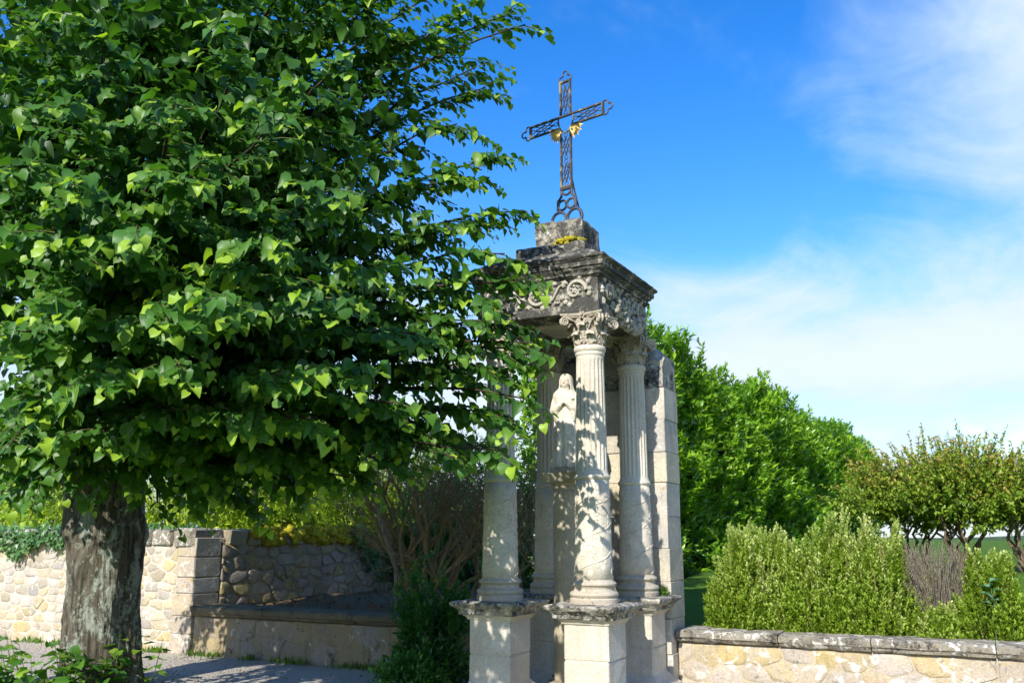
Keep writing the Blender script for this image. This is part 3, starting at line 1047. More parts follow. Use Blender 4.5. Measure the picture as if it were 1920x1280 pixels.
def capital_mesh():
    random.seed(5)
    mb = MB()
    mb.lathe([(0.112, 2.915), (0.112, 2.95), (0.116, 3.02), (0.126, 3.09), (0.142, 3.135), (0.146, 3.15)], 32)
    for k in range(8):
        acanthus(mb, k * math.pi / 4 + math.pi / 8, 2.925, 0.085, 0.108, 0.040, 0.036)
    for k in range(8):
        acanthus(mb, k * math.pi / 4, 2.95, 0.130, 0.114, 0.050, 0.032)
    # corner volutes and inner helices
    for k in range(4):
        d = math.pi / 4 + k * math.pi / 2
        for s in (-1, 1):
            dd = d + s * 0.10
            ex = Vector((math.cos(d), math.sin(d), 0)); ez = Vector((0, 0, 1))
            side = Vector((-math.sin(d), math.cos(d), 0)) * s
            st_ = Vector((0.120 * math.cos(d + s * 0.55), 0.120 * math.sin(d + s * 0.55), 3.03))
            c = ex * 0.222 + side * 0.014 + ez * 3.118
            stem = [st_, st_ * 0.5 + c * 0.5 + ez * 0.045 - ex * 0.02, c + ez * 0.034 - ex * 0.010]
            curl = spiral_pts(c, ez, ex, 0.036, 1.9, 24)
            mb.tube(stem + curl, [0.010, 0.010, 0.010] + [0.010 * (1 - 0.35 * i / 23) for i in range(24)], 6)
            # helix toward the middle of the face
            d2 = d + s * math.pi / 4
            ex2 = Vector((math.cos(d2), math.sin(d2), 0)); t2 = Vector((-math.sin(d2), math.cos(d2), 0)) * (-s)
            c2 = ex2 * 0.158 + t2 * 0.034 + ez * 3.112
            mb.tube([st_, st_ * 0.4 + c2 * 0.6 + ez * 0.02] + spiral_pts(c2, ez, -t2, 0.022, 1.5, 16), 0.0065, 5)
    # berries between the leaves
    for k in range(16):
        a = k * math.pi / 8 + 0.1
        mb.blob((0.136 * math.cos(a), 0.136 * math.sin(a), 3.0 + 0.02 * (k % 2)), 0.011, 0.1, 6)
    for k in range(24):
        a = k * math.pi / 12
        mb.blob((0.122 * math.cos(a), 0.122 * math.sin(a), 2.935 + 0.012 * (k % 2)), (0.012, 0.012, 0.014), 0.2, 6)
    # concave abacus with a flower on every side
    n = 40; prof = [(0.90, 3.146), (0.93, 3.152), (0.95, 3.163), (1.0, 3.167), (1.0, 3.184)]
    V = []; F = []
    for (s, z) in prof:
        for side in range(4):
            a0 = math.pi / 4 + side * math.pi / 2
            for i in range(n // 4):
                t_ = i / (n // 4)
                A = Vector((math.cos(a0), math.sin(a0), 0)) * 0.262; B = Vector((math.cos(a0 + math.pi / 2), math.sin(a0 + math.pi / 2), 0)) * 0.262
                if t_ < 0.09: p = A * (1 - t_) + B * t_
                else:
                    m_ = (A + B) * 0.5
                    p = A * (1 - t_) + B * t_ - m_.normalized() * 0.038 * math.sin(math.pi * t_)
                V.append((p.x * s, p.y * s, z))
    m = len(prof)
    for i in range(m - 1):
        for k in range(n):
            k2 = (k + 1) % n
            F.append((i * n + k, i * n + k2, (i + 1) * n + k2, (i + 1) * n + k))
    F.append(tuple(range(n - 1, -1, -1))); F.append(tuple((m - 1) * n + k for k in range(n)))
    mb.add(V, F)
    for k in range(4):
        a = k * math.pi / 2
        ex = Vector((math.cos(a), math.sin(a), 0)); ty = Vector((-math.sin(a), math.cos(a), 0))
        for j in range(6):
            b = j * math.pi / 3
            p = ex * 0.160 + ty * 0.022 * math.cos(b) + Vector((0, 0, 3.160 + 0.022 * math.sin(b)))
            mb.blob(p, 0.014, 0.15, 6)
        mb.blob(ex * 0.176 + Vector((0, 0, 3.160)), 0.012, 0.1, 6)
    return mb.mesh('capital', M['carved'], angle=60)


capital = capital_mesh()
for (cx, cy) in cols:
    ped = obj('pedestal', ped_core, shrine); ped.location = (cx, cy, 0)
    for nm, me in (('die', die_lo), ('die', die_hi), ('necking', ped_neck), ('cap', ped_cap), ('base', ped_base)):
        obj(nm, me, ped)
    c = obj('column', low_shaft, shrine); c.location = (cx, cy, 0)
    for nm, me in (('base', col_base), ('vine_relief', vine), ('ring', ring), ('fluted_shaft', up_shaft), ('necking', neck), ('capital', capital)):
        o = obj(nm, me, c)
        if nm in ('vine_relief', 'base'): o.rotation_euler.z = random.uniform(-0.5, 0.5)

# entablature -----------------------------------------------------------------
EX0, EY0, EY1 = 0.570, -0.650, 0.57
ent = empty('entablature', (0, 0, 0)); ent.parent = shrine
cyc, hy = (EY0 + EY1) / 2, (EY1 - EY0) / 2


def shift(mb, dy):
    for v in mb.v: v.y += dy
    return mb


# four beams leave the soffit open to the vaulted ceiling
arch = MB()
for (x0, x1, y0, y1) in ((-EX0, EX0, EY0, EY0 + 0.33), (-EX0, EX0, EY1 - 0.30, EY1), (-EX0, -EX0 + 0.33, EY0 + 0.332, EY1 - 0.302), (EX0 - 0.33, EX0, EY0 + 0.332, EY1 - 0.302)):
    arch.cbox((x0, y0, 3.187), (x1, y1, 3.262), 0.006, 0.002)
arch.build('architrave', M['weathered'], ent)
fr = rough_profile([(-0.012, 3.262), (-0.012, 3.482), (0.0, 3.488), (0.002, 3.499)], EX0, hy, 0.003, 14); shift(fr, cyc).build('frieze', M['weathered'], ent, angle=40)
cor = rough_profile([(0.006, 3.500), (0.018, 3.502), (0.018, 3.522), (0.008, 3.524), (0.010, 3.534), (0.034, 3.548), (0.038, 3.562), (0.030, 3.565), (0.052, 3.570), (0.056, 3.604), (0.048, 3.607), (0.068, 3.624), (0.072, 3.630), (0.082, 3.634), (0.084, 3.652), (0.075, 3.658), (0.0, 3.66)], EX0, hy, 0.0035, 26)
shift(cor, cyc).build('cornice', M['weathered'], ent, angle=45)
st = rough_profile([(0.035, 3.652), (0.03, 3.672), (-0.10, 3.76), (-0.22, 3.80), (-0.26, 3.81)], EX0, hy, 0.010, 18)
shift(st, cyc).build('roof_slab', M['weathered'], ent, angle=45)
rough_profile([(0.0, 3.76), (0.0, 3.86), (-0.004, 3.905), (-0.02, 3.915)], 0.33, 0.37, 0.009, 14).build('roof_step', M['weathered'], ent, angle=45)
blk = rough_profile([(0.0, 3.905), (0.0, 4.03), (0.003, 4.11), (0.0, 4.165), (-0.02, 4.185)], 0.225, 0.225, 0.013, 9)
blk.build('cross_block', M['weathered'], ent, angle=45, loc=(0.02, 0, 0))
ceil = MB(); ceil.cbox((-EX0 + 0.3, EY0 + 0.3, 3.20), (EX0 - 0.3, EY1 - 0.28, 3.26), 0.01); ceil.build('ceiling_slab', M['slab'], ent)
ms = MB(); random.seed(3)
for i in range(46):
    a = random.triangular(-0.02, 0.31, 0.22)
    ms.blob((a, -0.30 + random.uniform(-0.05, 0.06), 3.912 + random.uniform(0, 0.05) * (1 - abs(a - 0.17) / 0.22)), (random.uniform(.015, .045), random.uniform(.02, .05), random.uniform(.012, .036)), 0.25)
tag(ms.build('moss', M['moss'], ent, True), kind='stuff')


def scroll(mb, c, ex, ey, en, r, turns, flip=1, th=0.012):
    pts = spiral_pts(Vector(c), ex, Vector(ey) * flip, r, turns, 26, 0.18)
    pts = [p + Vector(en) * (0.012) for p in pts]
    mb.tube(pts, [th * (1.15 - 0.5 * i / 25) for i in range(26)], 6)


def leaflet(mb, c, ex, ey, en, L, w, ang, lift=0.02):
    """small fleshy carved leaf lying on the face"""
    dx = Vector(ex) * math.cos(ang) + Vector(ey) * math.sin(ang); dy = Vector(ey) * math.cos(ang) - Vector(ex) * math.sin(ang)
    V = []
    for i in range(6):
        q = i / 5
        ww = w * math.sin(math.pi * (0.12 + 0.85 * q)) * (1 + 0.25 * (-1) ** i)
        h = 0.004 + lift * math.sin(math.pi * q * 0.9) + (0.012 if q > 0.8 else 0)
        for s in (-1, 0, 1):
            V.append(Vector(c) + dx * L * q + dy * ww * s + Vector(en) * (h if s == 0 else (h * 0.55 if q > .1 else 0)))
    base = [v - Vector(en) * 0.02 for v in V]
    F = []
    for i in range(5):
        for k in range(2):
            a = i * 3 + k
            F.append((a, a + 1, a + 4, a + 3))
    for i in range(5):
        a = i * 3
        F.append((a + 3, a + 18 + 3, a + 18, a)); F.append((a + 2, a + 18 + 2, a + 18 + 5, a + 5))
    F.append((15, 16, 17, 35, 34, 33))
    mb.add(V + base, F)


def frieze_side(name, length, origin, ex, en, seed):
    """running rinceau with rosettes carved on one side"""
    random.seed(seed)
    ez = Vector((0, 0, 1)); ex = Vector(ex); en = Vector(en); origin = Vector(origin)
    mb = MB()
    nsc = max(2, round(length / 0.36)); step = length / nsc
    for k in range(nsc):
        c = origin + ex * (step * (k + 0.5)) + ez * (3.375)
        fl = 1 if k % 2 == 0 else -1
        scroll(mb, c, ex, ez, en, 0.100, 1.05, fl, 0.017)
        # rosette
        for j in range(7):
            a = j * 2 * math.pi / 7
            p = c + ex * 0.038 * math.cos(a) + ez * 0.038 * math.sin(a)
            leaflet(mb, p - (ex * math.cos(a) + ez * math.sin(a)) * 0.015, ex, ez, en, 0.034, 0.015, a, 0.024)
        for j in range(5):
            a = j * 2 * math.pi / 5
            mb.blob(c + ex * 0.016 * math.cos(a) + ez * 0.016 * math.sin(a) + en * 0.024, 0.011, 0.15, 6)
        mb.blob(c + en * 0.032, 0.010, 0.1, 6)
        # leaves springing from the scroll
        for j in range(12):
            a = j * 2 * math.pi / 12 + random.uniform(-.2, .2)
            p = c + ex * 0.108 * math.cos(a) + ez * 0.100 * math.sin(a)
            if abs((p - origin).z - 3.375) < 0.092:
                leaflet(mb, p, ex, ez, en, random.uniform(0.05, 0.075), 0.020, a + fl * random.uniform(0.4, 1.0), 0.022)
        if k < nsc - 1:
            m_ = c + ex * step / 2
            pts = [m_ + ex * (-0.05 + 0.1 * i / 8) + ez * fl * 0.06 * math.cos(math.pi * i / 8) + en * 0.010 for i in range(9)]
            mb.tube(pts, 0.011, 6)
            for zz in (-0.085, 0.085):
                for q in range(3):
                    mb.blob(m_ + ez * zz + ex * random.uniform(-.03, .03) + en * 0.012, random.uniform(0.012, 0.02), 0.2, 6)
    mb.build(name, M['frieze'], ent, angle=55)


frieze_side('frieze_carving', 2 * EX0 - 0.06, (-EX0 + 0.03, EY0 + 0.012, 0), (1, 0, 0), (0, -1, 0), 2)
frieze_side('frieze_carving', EY1 - EY0 - 0.06, (EX0 - 0.012, EY0 + 0.03, 0), (0, 1, 0), (1, 0, 0), 4)
# heavy garland hanging over the side beam between the capitals
gm = MB(); random.seed(9)
for i in range(90):
    q = random.random(); y = EY0 + 0.35 + 0.72 * q
    z = 3.33 - 0.14 * math.sin(math.pi * q) + random.uniform(-0.06, 0.05)
    gm.blob((EX0 + random.uniform(-0.01, 0.04), y, z), random.uniform(0.018, 0.036), 0.3, 6)
for i in range(26):
    q = random.random(); y = EY0 + 0.32 + 0.75 * q
    leaflet(gm, (EX0 + 0.005, y, 3.34 - 0.14 * math.sin(math.pi * q)), (0, 1, 0), (0, 0, 1), (1, 0, 0), random.uniform(0.06, 0.1), 0.03, random.uniform(-2.6, -0.4), 0.035)
gm.build('garland', M['frieze'], ent, angle=60)

# back wall of the shrine, block by block --------------------------------------
random.seed(17)
SY0, SY1, SX = 0.72, 1.12, 0.655
bw = obj('back_wall', MB().cbox((-SX + .02, SY0 + .02, -0.1), (SX - .02, SY1 - .02, 3.0), 0.005).mesh('back_wall', M['slab']), shrine)
zc = [-0.05, 0.36, 0.66, 0.98, 1.27, 1.56, 1.86, 2.14, 2.44, 2.74]
for i in range(len(zc) - 1):
    z0, z1 = zc[i], zc[i + 1]
    cuts = [-SX] + sorted([(-0.25 if i % 2 else 0.05) + random.uniform(-.06, .06), (0.33 if i % 2 else -0.38) + random.uniform(-.05, .05)]) + [SX]
    for j in range(3):
        a, b = cuts[j] + 0.002, cuts[j + 1] - 0.002
        out = random.uniform(-0.004, 0.008)
        mb = MB().cbox((a, SY0 - out, z0 + 0.0015), (b + (random.uniform(-0.004, 0.006) if j == 2 else 0), SY1 + out, z1 - 0.0015), 0.0045, 0.003)
        mb.build('stone_block', M['slab'], bw)
# broken sloping top course
for (a, b, za, zb) in ((-SX, -0.2, 3.02, 3.18), (-0.196, 0.25, 3.18, 3.18), (0.254, 0.50, 3.18, 3.17), (0.504, SX - 0.01, 3.17, 3.04)):
    mb = MB()
    nx, nz = 5, 5; V = []; F = []
    for fy in (SY0 - 0.002, SY1):
        for j in range(nz + 1):
            for i in range(nx + 1):
                x = a + (b - a) * i / nx; top = za + (zb - za) * i / nx
                z = 2.743 + (top - 2.743) * j / nz
                V.append((x + random.uniform(-.006, .006), fy + (0.10 * (j / nz) ** 3 if (fy < 1 and b > 0.6) else 0) + random.uniform(-.006, .006), z + random.uniform(-.006, .006)))
    w_ = nx + 1; h_ = w_ * (nz + 1)
    for j in range(nz):
        for i in range(nx):
            q = j * w_ + i
            F.append((q, q + 1, q + 1 + w_, q + w_)); F.append((q + h_, q + h_ + w_, q + h_ + w_ + 1, q + h_ + 1))
    for i in range(nx):
        F.append((nz * w_ + i, nz * w_ + i + 1, nz * w_ + i + 1 + h_, nz * w_ + i + h_)); F.append((i, i + h_, i + 1 + h_, i + 1))
    for j in range(nz):
        q = j * w_; F.append((q, q + w_, q + w_ + h_, q + h_)); q += nx; F.append((q, q + h_, q + h_ + w_, q + w_))
    mb.add(V, F).build('stone_block', M['slab_dark'], bw, angle=50)

# pillar carrying the statue ---------------------------------------------------
SO = loc(-0.022, -0.02)
pil = empty('statue_pillar', SO, ROT)
tag(pil, 'spirally reeded stone pillar with square cap under the statue', 'pillar')


def twist(r, z, th): return r + 0.0065 * abs(math.sin(th * 9 + z * 13.0)) ** 0.8


MB().lathe([(0.112, z) for z in np.linspace(0.18, 1.775, 40)], 108, twist).build('shaft', M['pillar'], pil, True)
MB().lathe([(0.118, 1.772), (0.124, 1.78), (0.126, 1.79), (0.120, 1.80), (0.116, 1.806), (0.128, 1.822), (0.150, 1.832)], 40).build('necking', M['pillar'], pil, angle=40)
rough_profile([(-0.03, 1.830), (0.0, 1.838), (0.010, 1.855), (0.014, 1.895), (0.018, 1.90), (0.018, 1.916)], 0.158, 0.158, 0.003, 8).build('cap', M['pillar'], pil, angle=40)
rough_profile([(0.05, -0.02), (0.05, 0.10), (0.02, 0.13), (0.0, 0.19)], 0.13, 0.13, 0.003, 6).build('base', M['pillar'], pil, angle=40)

# statue -------------------------------------------------------------------------
stat = empty('statue', (SO.x, SO.y, 1.916), ROT + 0.10)
stat.scale = (1.02, 1.0, 1.0)
tag(stat, 'pale stone statue of a veiled robed woman holding her hands at her chest', 'statue')
rough_profile([(0, 0.0), (0.0, 0.044), (-0.012, 0.052)], 0.115, 0.10, 0.003, 6).build('plinth', M['carved'], stat, angle=40)


def statue_mesh():
    random.seed(8)
    mb = MB(); H = 0.83; zb = 0.05
    # robe: stacked folds, weight on one leg (front is local -y)
    prof = [(0.0, .128, .108), (0.03, .126, .104), (0.12, .112, .094), (0.25, .103, .086), (0.38, .100, .082), (0.47, .103, .084), (0.55, .094, .076), (0.62, .089, .070),
            (0.70, .098, .074), (0.76, .105, .074), (0.80, .096, .066), (0.835, .062, .052), (0.855, .040, .040)]
    n = 72; V = []; F = []
    for i, (q, rx, ry) in enumerate(np.array([[np.interp(t_, [p[0] for p in prof], [p[k] for p in prof]) for k in range(3)] for t_ in np.linspace(0, 0.855, 46)])):
        sway = 0.012 * math.sin(q * 5.0)
        for k in range(n):
            th = 2 * math.pi * k / n
            fold = 0.0
            if q < 0.60:
                amp = 0.010 * (1 - q / 0.60) + 0.003
                fold = amp * (math.sin(th * 9 + 2.6 * q + 0.6) + 0.6 * math.sin(th * 15 - 3.5 * q))
            knee = 0.022 * math.exp(-((th - 4.25) / 0.35) ** 2) * math.exp(-((q - 0.26) / 0.11) ** 2)
            r = 1 + (fold + knee) / rx
            V.append((rx * r * math.cos(th) + sway, ry * r * math.sin(th), zb + q * H))
    m = 46
    for i in range(m - 1):
        for k in range(n):
            k2 = (k + 1) % n
            F.append((i * n + k, i * n + k2, (i + 1) * n + k2, (i + 1) * n + k))
    F.append(tuple(range(n - 1, -1, -1))); F.append(tuple((m - 1) * n + k for k in range(n)))
    mb.add(V, F)
    # head: face, chin, brow, nose
    hc = Vector((0.012, -0.026, zb + 0.912 * H))
    mb.blob(hc, (0.046, 0.052, 0.064), 0.0, 16)
    mb.blob(hc + Vector((0, -0.030, -0.036)), (0.024, 0.020, 0.022), 0.0, 12)
    mb.tube([hc + Vector((0, -0.046, 0.012)), hc + Vector((0, -0.057, -0.010)), hc + Vector((0, -0.048, -0.016))], [0.005, 0.009, 0.006], 8)
    mb.tube([hc + Vector((-0.028, -0.036, 0.016)), hc + Vector((0, -0.050, 0.018)), hc + Vector((0.028, -0.036, 0.016))], 0.006, 8)
    mb.tube([hc + Vector((-0.012, -0.046, -0.030)), hc + Vector((0, -0.051, -0.030)), hc + Vector((0.012, -0.046, -0.030))], 0.0045, 8)
    mb.tube([hc + Vector((0, 0, -0.04)), hc + Vector((0, 0.004, -0.11))], [0.034, 0.046], 14)
    # veil: an open hood round the face falling on the shoulders
    vp = [(-0.155, 0.112, 0.070), (-0.11, 0.098, 0.066), (-0.07, 0.072, 0.064), (-0.03, 0.064, 0.066), (0.02, 0.062, 0.068), (0.05, 0.054, 0.062), (0.072, 0.036, 0.044), (0.082, 0.012, 0.016)]
    V = []; F = []; nn = 26
    for layer in (0, 1):
        for i, (dz, rx, ry) in enumerate(vp):
            op = [0.62, 0.70, 0.84, 0.92, 0.88, 0.62, 0.25, 0.0][i]   # half opening of the hood, radians
            for k in range(nn):
                th = -math.pi / 2 + op + (2 * math.pi - 2 * op) * k / (nn - 1)
                s = 1 - layer * 0.011 / max(rx, 0.02)
                fo = 1 + 0.05 * math.sin(k * 1.7 + i) * (1 if dz < -0.05 else 0.2)
                V.append((hc.x + rx * s * fo * math.cos(th), hc.y + 0.024 + ry * s * fo * math.sin(th), hc.z + dz - layer * 0.004))
    L = len(vp) * nn
    for i in range(len(vp) - 1):
        for k in range(nn - 1):
            a = i * nn + k
            F.append((a, a + 1, a + 1 + nn, a + nn)); F.append((a + L, a + nn + L, a + 1 + nn + L, a + 1 + L))
        for k in (0, nn - 1):
            a = i * nn + k
            F.append((a, a + nn, a + nn + L, a + L) if k == 0 else (a, a + L, a + nn + L, a + nn))
    for k in range(nn - 1):
        F.append((k, k + L, k + 1 + L, k + 1)); a = (len(vp) - 1) * nn + k
        F.append((a, a + 1, a + 1 + L, a + L))
    mb.add(V, F)
    # arms bent across the chest, wide sleeves
    for s in (-1, 1):
        sh = Vector((0.012 + s * 0.088, 0.0, zb + 0.775 * H)); el = Vector((0.012 + s * 0.112, -0.030, zb + 0.60 * H)); wr = Vector((0.012 + s * 0.028, -0.098, zb + 0.672 * H + (0.014 if s > 0 else -0.006)))
        mb.tube([sh, (sh + el) / 2 + Vector((s * 0.006, 0, 0)), el], [0.030, 0.031, 0.034], 12)
        mb.tube([el, (el + wr) / 2 + Vector((0, -0.006, -0.012)), wr], [0.036, 0.034, 0.022], 12)
        mb.tube([(el + wr) / 2 + Vector((0, 0, -0.01)), (el + wr) / 2 + Vector((s * 0.01, 0.004, -0.075)), (el + wr) / 2 + Vector((s * 0.012, 0.01, -0.13))], [0.030, 0.024, 0.012], 10)
        hd = Vector((-s * 0.8, -0.15, 0.55)).normalized()
        mb.blob(wr + hd * 0.018, (0.017, 0.012, 0.018), 0.0, 10)
        for fg in range(4):
            off = Vector((0, -0.002, 0)) + Vector((0, 0, 1)) * (0.008 - fg * 0.0065)
            b0 = wr + hd * 0.026 + off
            mb.tube([b0, b0 + hd * 0.016 + Vector((0, -0.003, 0)), b0 + hd * 0.030 + Vector((0, 0.001, -0.002))], [0.0048, 0.0046, 0.0036], 6)
        b0 = wr + Vector((0, -0.004, 0.012))
        mb.tube([b0, b0 + hd * 0.012 + Vector((0, -0.004, 0.012))], [0.0055, 0.004], 6)
    # diagonal mantle fold over the body
    for k in range(5):
        pts = []
        for i in range(14):
            q = i / 13
            a = -math.pi * (0.98 - 0.75 * q)
            z_ = zb + H * (0.56 - 0.05 * k - 0.26 * q * (1 - 0.1 * k)) - 0.02 * math.sin(math.pi * q)
            rx = 0.104 + 0.002 * k
            pts.append((0.01 + rx * math.cos(a), 0.086 * math.sin(a), z_))
        mb.tube(pts, 0.008, 6)
    for s in (-1, 1):            # feet under the hem
        mb.tube([(s * 0.03 + 0.01, -0.08, zb + 0.010), (s * 0.038 + 0.01, -0.128, zb + 0.008)], [0.018, 0.012], 8)
    return mb


so = statue_mesh().build('figure', M['statue'], stat, True)
rm = so.modifiers.new('remesh', 'REMESH'); rm.mode = 'VOXEL'; rm.voxel_size = 0.0042; rm.use_smooth_shade = True
sm = so.modifiers.new('smooth', 'SMOOTH'); sm.factor = 0.5; sm.iterations = 2

# iron cross --------------------------------------------------------------------
CB = 4.185
cross = empty('iron_cross', loc(0.01, 0.0, CB), ROT + math.radians(-12))
tag(cross, 'openwork iron cross with gilded rays and trefoil ends on top of the shrine', 'cross')


def bar(mb, a, b, r=0.008, d=0.014):
    """flat rectangular bar in the cross plane (x,z), depth along y"""
    a = Vector((a[0], 0, a[1])); b = Vector((b[0], 0, b[1]))
    t_ = (b - a).normalized(); n_ = Vector((-t_.z, 0, t_.x)) * r; y = Vector((0, d, 0))
    V = [a - n_ - y, a + n_ - y, a + n_ + y, a - n_ + y, b - n_ - y, b + n_ - y, b + n_ + y, b - n_ + y]
    mb.add(V, [(0, 1, 5, 4), (1, 2, 6, 5), (2, 3, 7, 6), (3, 0, 4, 7), (3, 2, 1, 0), (4, 5, 6, 7)])


def arc(mb, c, R, a0, a1, r=0.0075, n=18, d=0.85):
    pts = [(c[0] + R * math.cos(a0 + (a1 - a0) * i / n), 0, c[1] + R * math.sin(a0 + (a1 - a0) * i / n)) for i in range(n + 1)]
    if abs(abs(a1 - a0) - 2 * math.pi) < 1e-3: mb.tube(pts[:-1], r, 7, closed=True)
    else: mb.tube(pts, r, 7)


HW = 0.056                         # half width of the openwork bars
Z0, ZA, ZT = 0.40, 1.065, 1.475    # foot of shaft, arm axis, top (above the block)
AL = 0.425


def lattice(mb, ax, lo, hi, n):
    """circles and pointed lozenges between the two rails; ax = (origin, dir, normal)"""
    o_, dx, nx = ax
    P = lambda s, t_: (o_[0] + dx[0] * s + nx[0] * t_, o_[1] + dx[1] * s + nx[1] * t_)
    L = (hi - lo) / n; w = HW * 0.62
    for k in range(n):
        s0 = lo + k * L
        arc(mb, P(s0 + 0.022, 0), 0.019, 0, 2 * math.pi, 0.0042, 12)
        arc(mb, P(s0 + L - 0.022, 0), 0.019, 0, 2 * math.pi, 0.0042, 12)
        a, b = s0 + 0.042, s0 + L - 0.042; m_ = (a + b) / 2
        for s in (-1, 1):
            bar(mb, P(a, 0), P(m_, s * w * 0.8), 0.0035, 0.006); bar(mb, P(m_, s * w * 0.8), P(b, 0), 0.0035, 0.006)
            bar(mb, P(a - 0.01, s * HW * .9), P(m_, 0.0), 0.003, 0.005); bar(mb, P(m_, 0.0), P(b + 0.01, s * HW * .9), 0.003, 0.005)
            bar(mb, P(m_, s * w * 0.8), P(m_, s * HW), 0.0045, 0.006)


def rails(name, a, b, nrm, mat, ends=(True, True)):
    mb = MB()
    for s in (-1, 1):
        bar(mb, (a[0] + nrm[0] * HW * s, a[1] + nrm[1] * HW * s), (b[0] + nrm[0] * HW * s, b[1] + nrm[1] * HW * s), 0.0075, 0.013)
    d_ = Vector((b[0] - a[0], b[1] - a[1])).normalized() * 0.0
    for p, e in ((a, ends[0]), (b, ends[1])):
        if e: bar(mb, (p[0] - nrm[0] * HW * 1.13, p[1] - nrm[1] * HW * 1.13), (p[0] + nrm[0] * HW * 1.13, p[1] + nrm[1] * HW * 1.13), 0.009, 0.0136)
    return mb.build(name, mat, cross)


sh = rails('shaft', (0, Z0), (0, ZA - 0.115), (1, 0), M['gilt_iron'], (True, False))
mb = MB(); lattice(mb, ((0, Z0), (0, 1), (1, 0)), 0.01, ZA - 0.12 - Z0, 2); mb.build('lattice', M['iron'], sh)
tp = rails('upper_arm', (0, ZA + HW + 0.008), (0, ZT), (1, 0), M['gilt_iron'], (False, True))
mb = MB(); lattice(mb, ((0, ZA + HW), (0, 1), (1, 0)), 0.01, ZT - ZA - HW - 0.01, 1); mb.build('lattice', M['iron'], tp)
for s in (-1, 1):
    am = rails('side_arm', (s * 0.085, ZA), (s * AL, ZA), (0, 1), M['gilt_iron'], (False, True))
    mb = MB(); lattice(mb, ((0, ZA), (s, 0), (0, 1)), 0.095, AL - 0.01, 1); mb.build('lattice', M['iron'], am)
mb = MB(); bar(mb, (-0.09, ZA + HW), (0.09, ZA + HW), 0.0075, 0.013); mb.build('crosspiece', M['gilt_iron'], cross)


def trefoil(c, d_):
    mb = MB(); R = 0.030
    ang = math.atan2(d_[1], d_[0])
    for k in (-1, 0, 1):
        a = ang + k * 1.75
        cc = (c[0] + 0.043 * math.cos(a) + d_[0] * 0.040, c[1] + 0.043 * math.sin(a) + d_[1] * 0.040)
        arc(mb, cc, R, a - 2.25, a + 2.25, 0.0078, 18)
    mb.build('trefoil', M['gilt_iron'], cross)


trefoil((0, ZT - 0.006), (0, 1)); trefoil((AL - 0.006, ZA), (1, 0)); trefoil((-AL + 0.006, ZA), (-1, 0))
mb = MB()     # pointed heart-shaped shield frame at the crossing
pts = []
for i in range(25):
    q = i / 24; a = math.pi * q
    x = 0.088 * math.cos(a) * (1 if True else 0)
    pts.append((0.088 * math.cos(a) ** 1 if True else 0, 0, ZA + HW - 0.175 * math.sin(a) ** 0.75 * (1 - 0.10 * (abs(math.cos(a))))))
mb.tube(pts, 0.0085, 8); mb.build('shield_frame', M['gilt_iron'], cross)
for s in (-1, 1):                # fans of gilded rays under the arms
    for k in range(9):
        a = -math.pi / 2 + s * (0.15 + 1.32 * k / 8)
        L = 0.150 + 0.018 * (k % 2) - 0.012 * abs(k - 4) / 4
        c0 = Vector((s * 0.050, 0, ZA - 0.052))
        dx = Vector((math.cos(a), 0, math.sin(a))); nx = Vector((-dx.z, 0, dx.x))
        if k in (0, 8): L *= 0.85
        V = []
        for y in (-0.006, 0.006):
            V += [c0 + dx * 0.015 - nx * 0.004 + Vector((0, y, 0)), c0 + dx * 0.015 + nx * 0.004 + Vector((0, y, 0)), c0 + dx * L * 0.8 + nx * 0.0105 + Vector((0, y * 0.7, 0)), c0 + dx * L + Vector((0, y * 0.3, 0)), c0 + dx * L * 0.8 - nx * 0.0105 + Vector((0, y * 0.7, 0))]
        V += [c0 + dx * L * 0.55 - Vector((0, 0.010, 0))]
        m_ = MB(); m_.add(V, [(10, 0, 1), (10, 1, 2), (10, 2, 3), (10, 3, 4), (10, 4, 0), (5, 9, 8, 7, 6), (0, 5, 6, 1), (1, 6, 7, 2), (2, 7, 8, 3), (3, 8, 9, 4), (4, 9, 5, 0)])
        m_.build('ray', M['gold'], cross)
# scrolled foot
mb = MB()
bar(mb, (-0.068, Z0 - 0.012), (0.068, Z0 - 0.012), 0.014, 0.016)
mb.build('collar', M['iron'], cross)
mb = MB()
for s in (-1, 1):
    mb.tube([(s * 0.060, 0, Z0 - 0.02), (s * 0.060, 0, Z0 - 0.085), (s * 0.102, 0, Z0 - 0.125), (s * 0.104, 0, Z0 - 0.215)], 0.0125, 7)
    arc(mb, (s * 0.050, 0.228), 0.047, 0, 2 * math.pi, 0.0115, 20)
arc(mb, (0, Z0 - 0.025), 0.052, math.pi * 1.03, math.pi * 1.97, 0.0115, 14)
mb.build('foot_frame', M['iron'], cross)
for s in (-1, 1):
    mb = MB(); arc(mb, (s * 0.090, 0.082), 0.083, 0, 2 * math.pi, 0.0145, 28)
    mb.build('scroll', M['iron'], cross)
mb = MB(); mb.tube([(0.10, 0.16, -0.05), (0.06, 0.05, 0.35), (0.015, 0.018, 0.64)], 0.008, 7); mb.build('brace', M['iron'], cross)

# ------------------------------------------------------------------ lime tree
TREE = Vector((-3.92, 8.85, 0))
tree = empty('lime_tree', TREE)
tag(tree, 'large lime tree with dense dark crown and thick lichened trunk', 'tree')


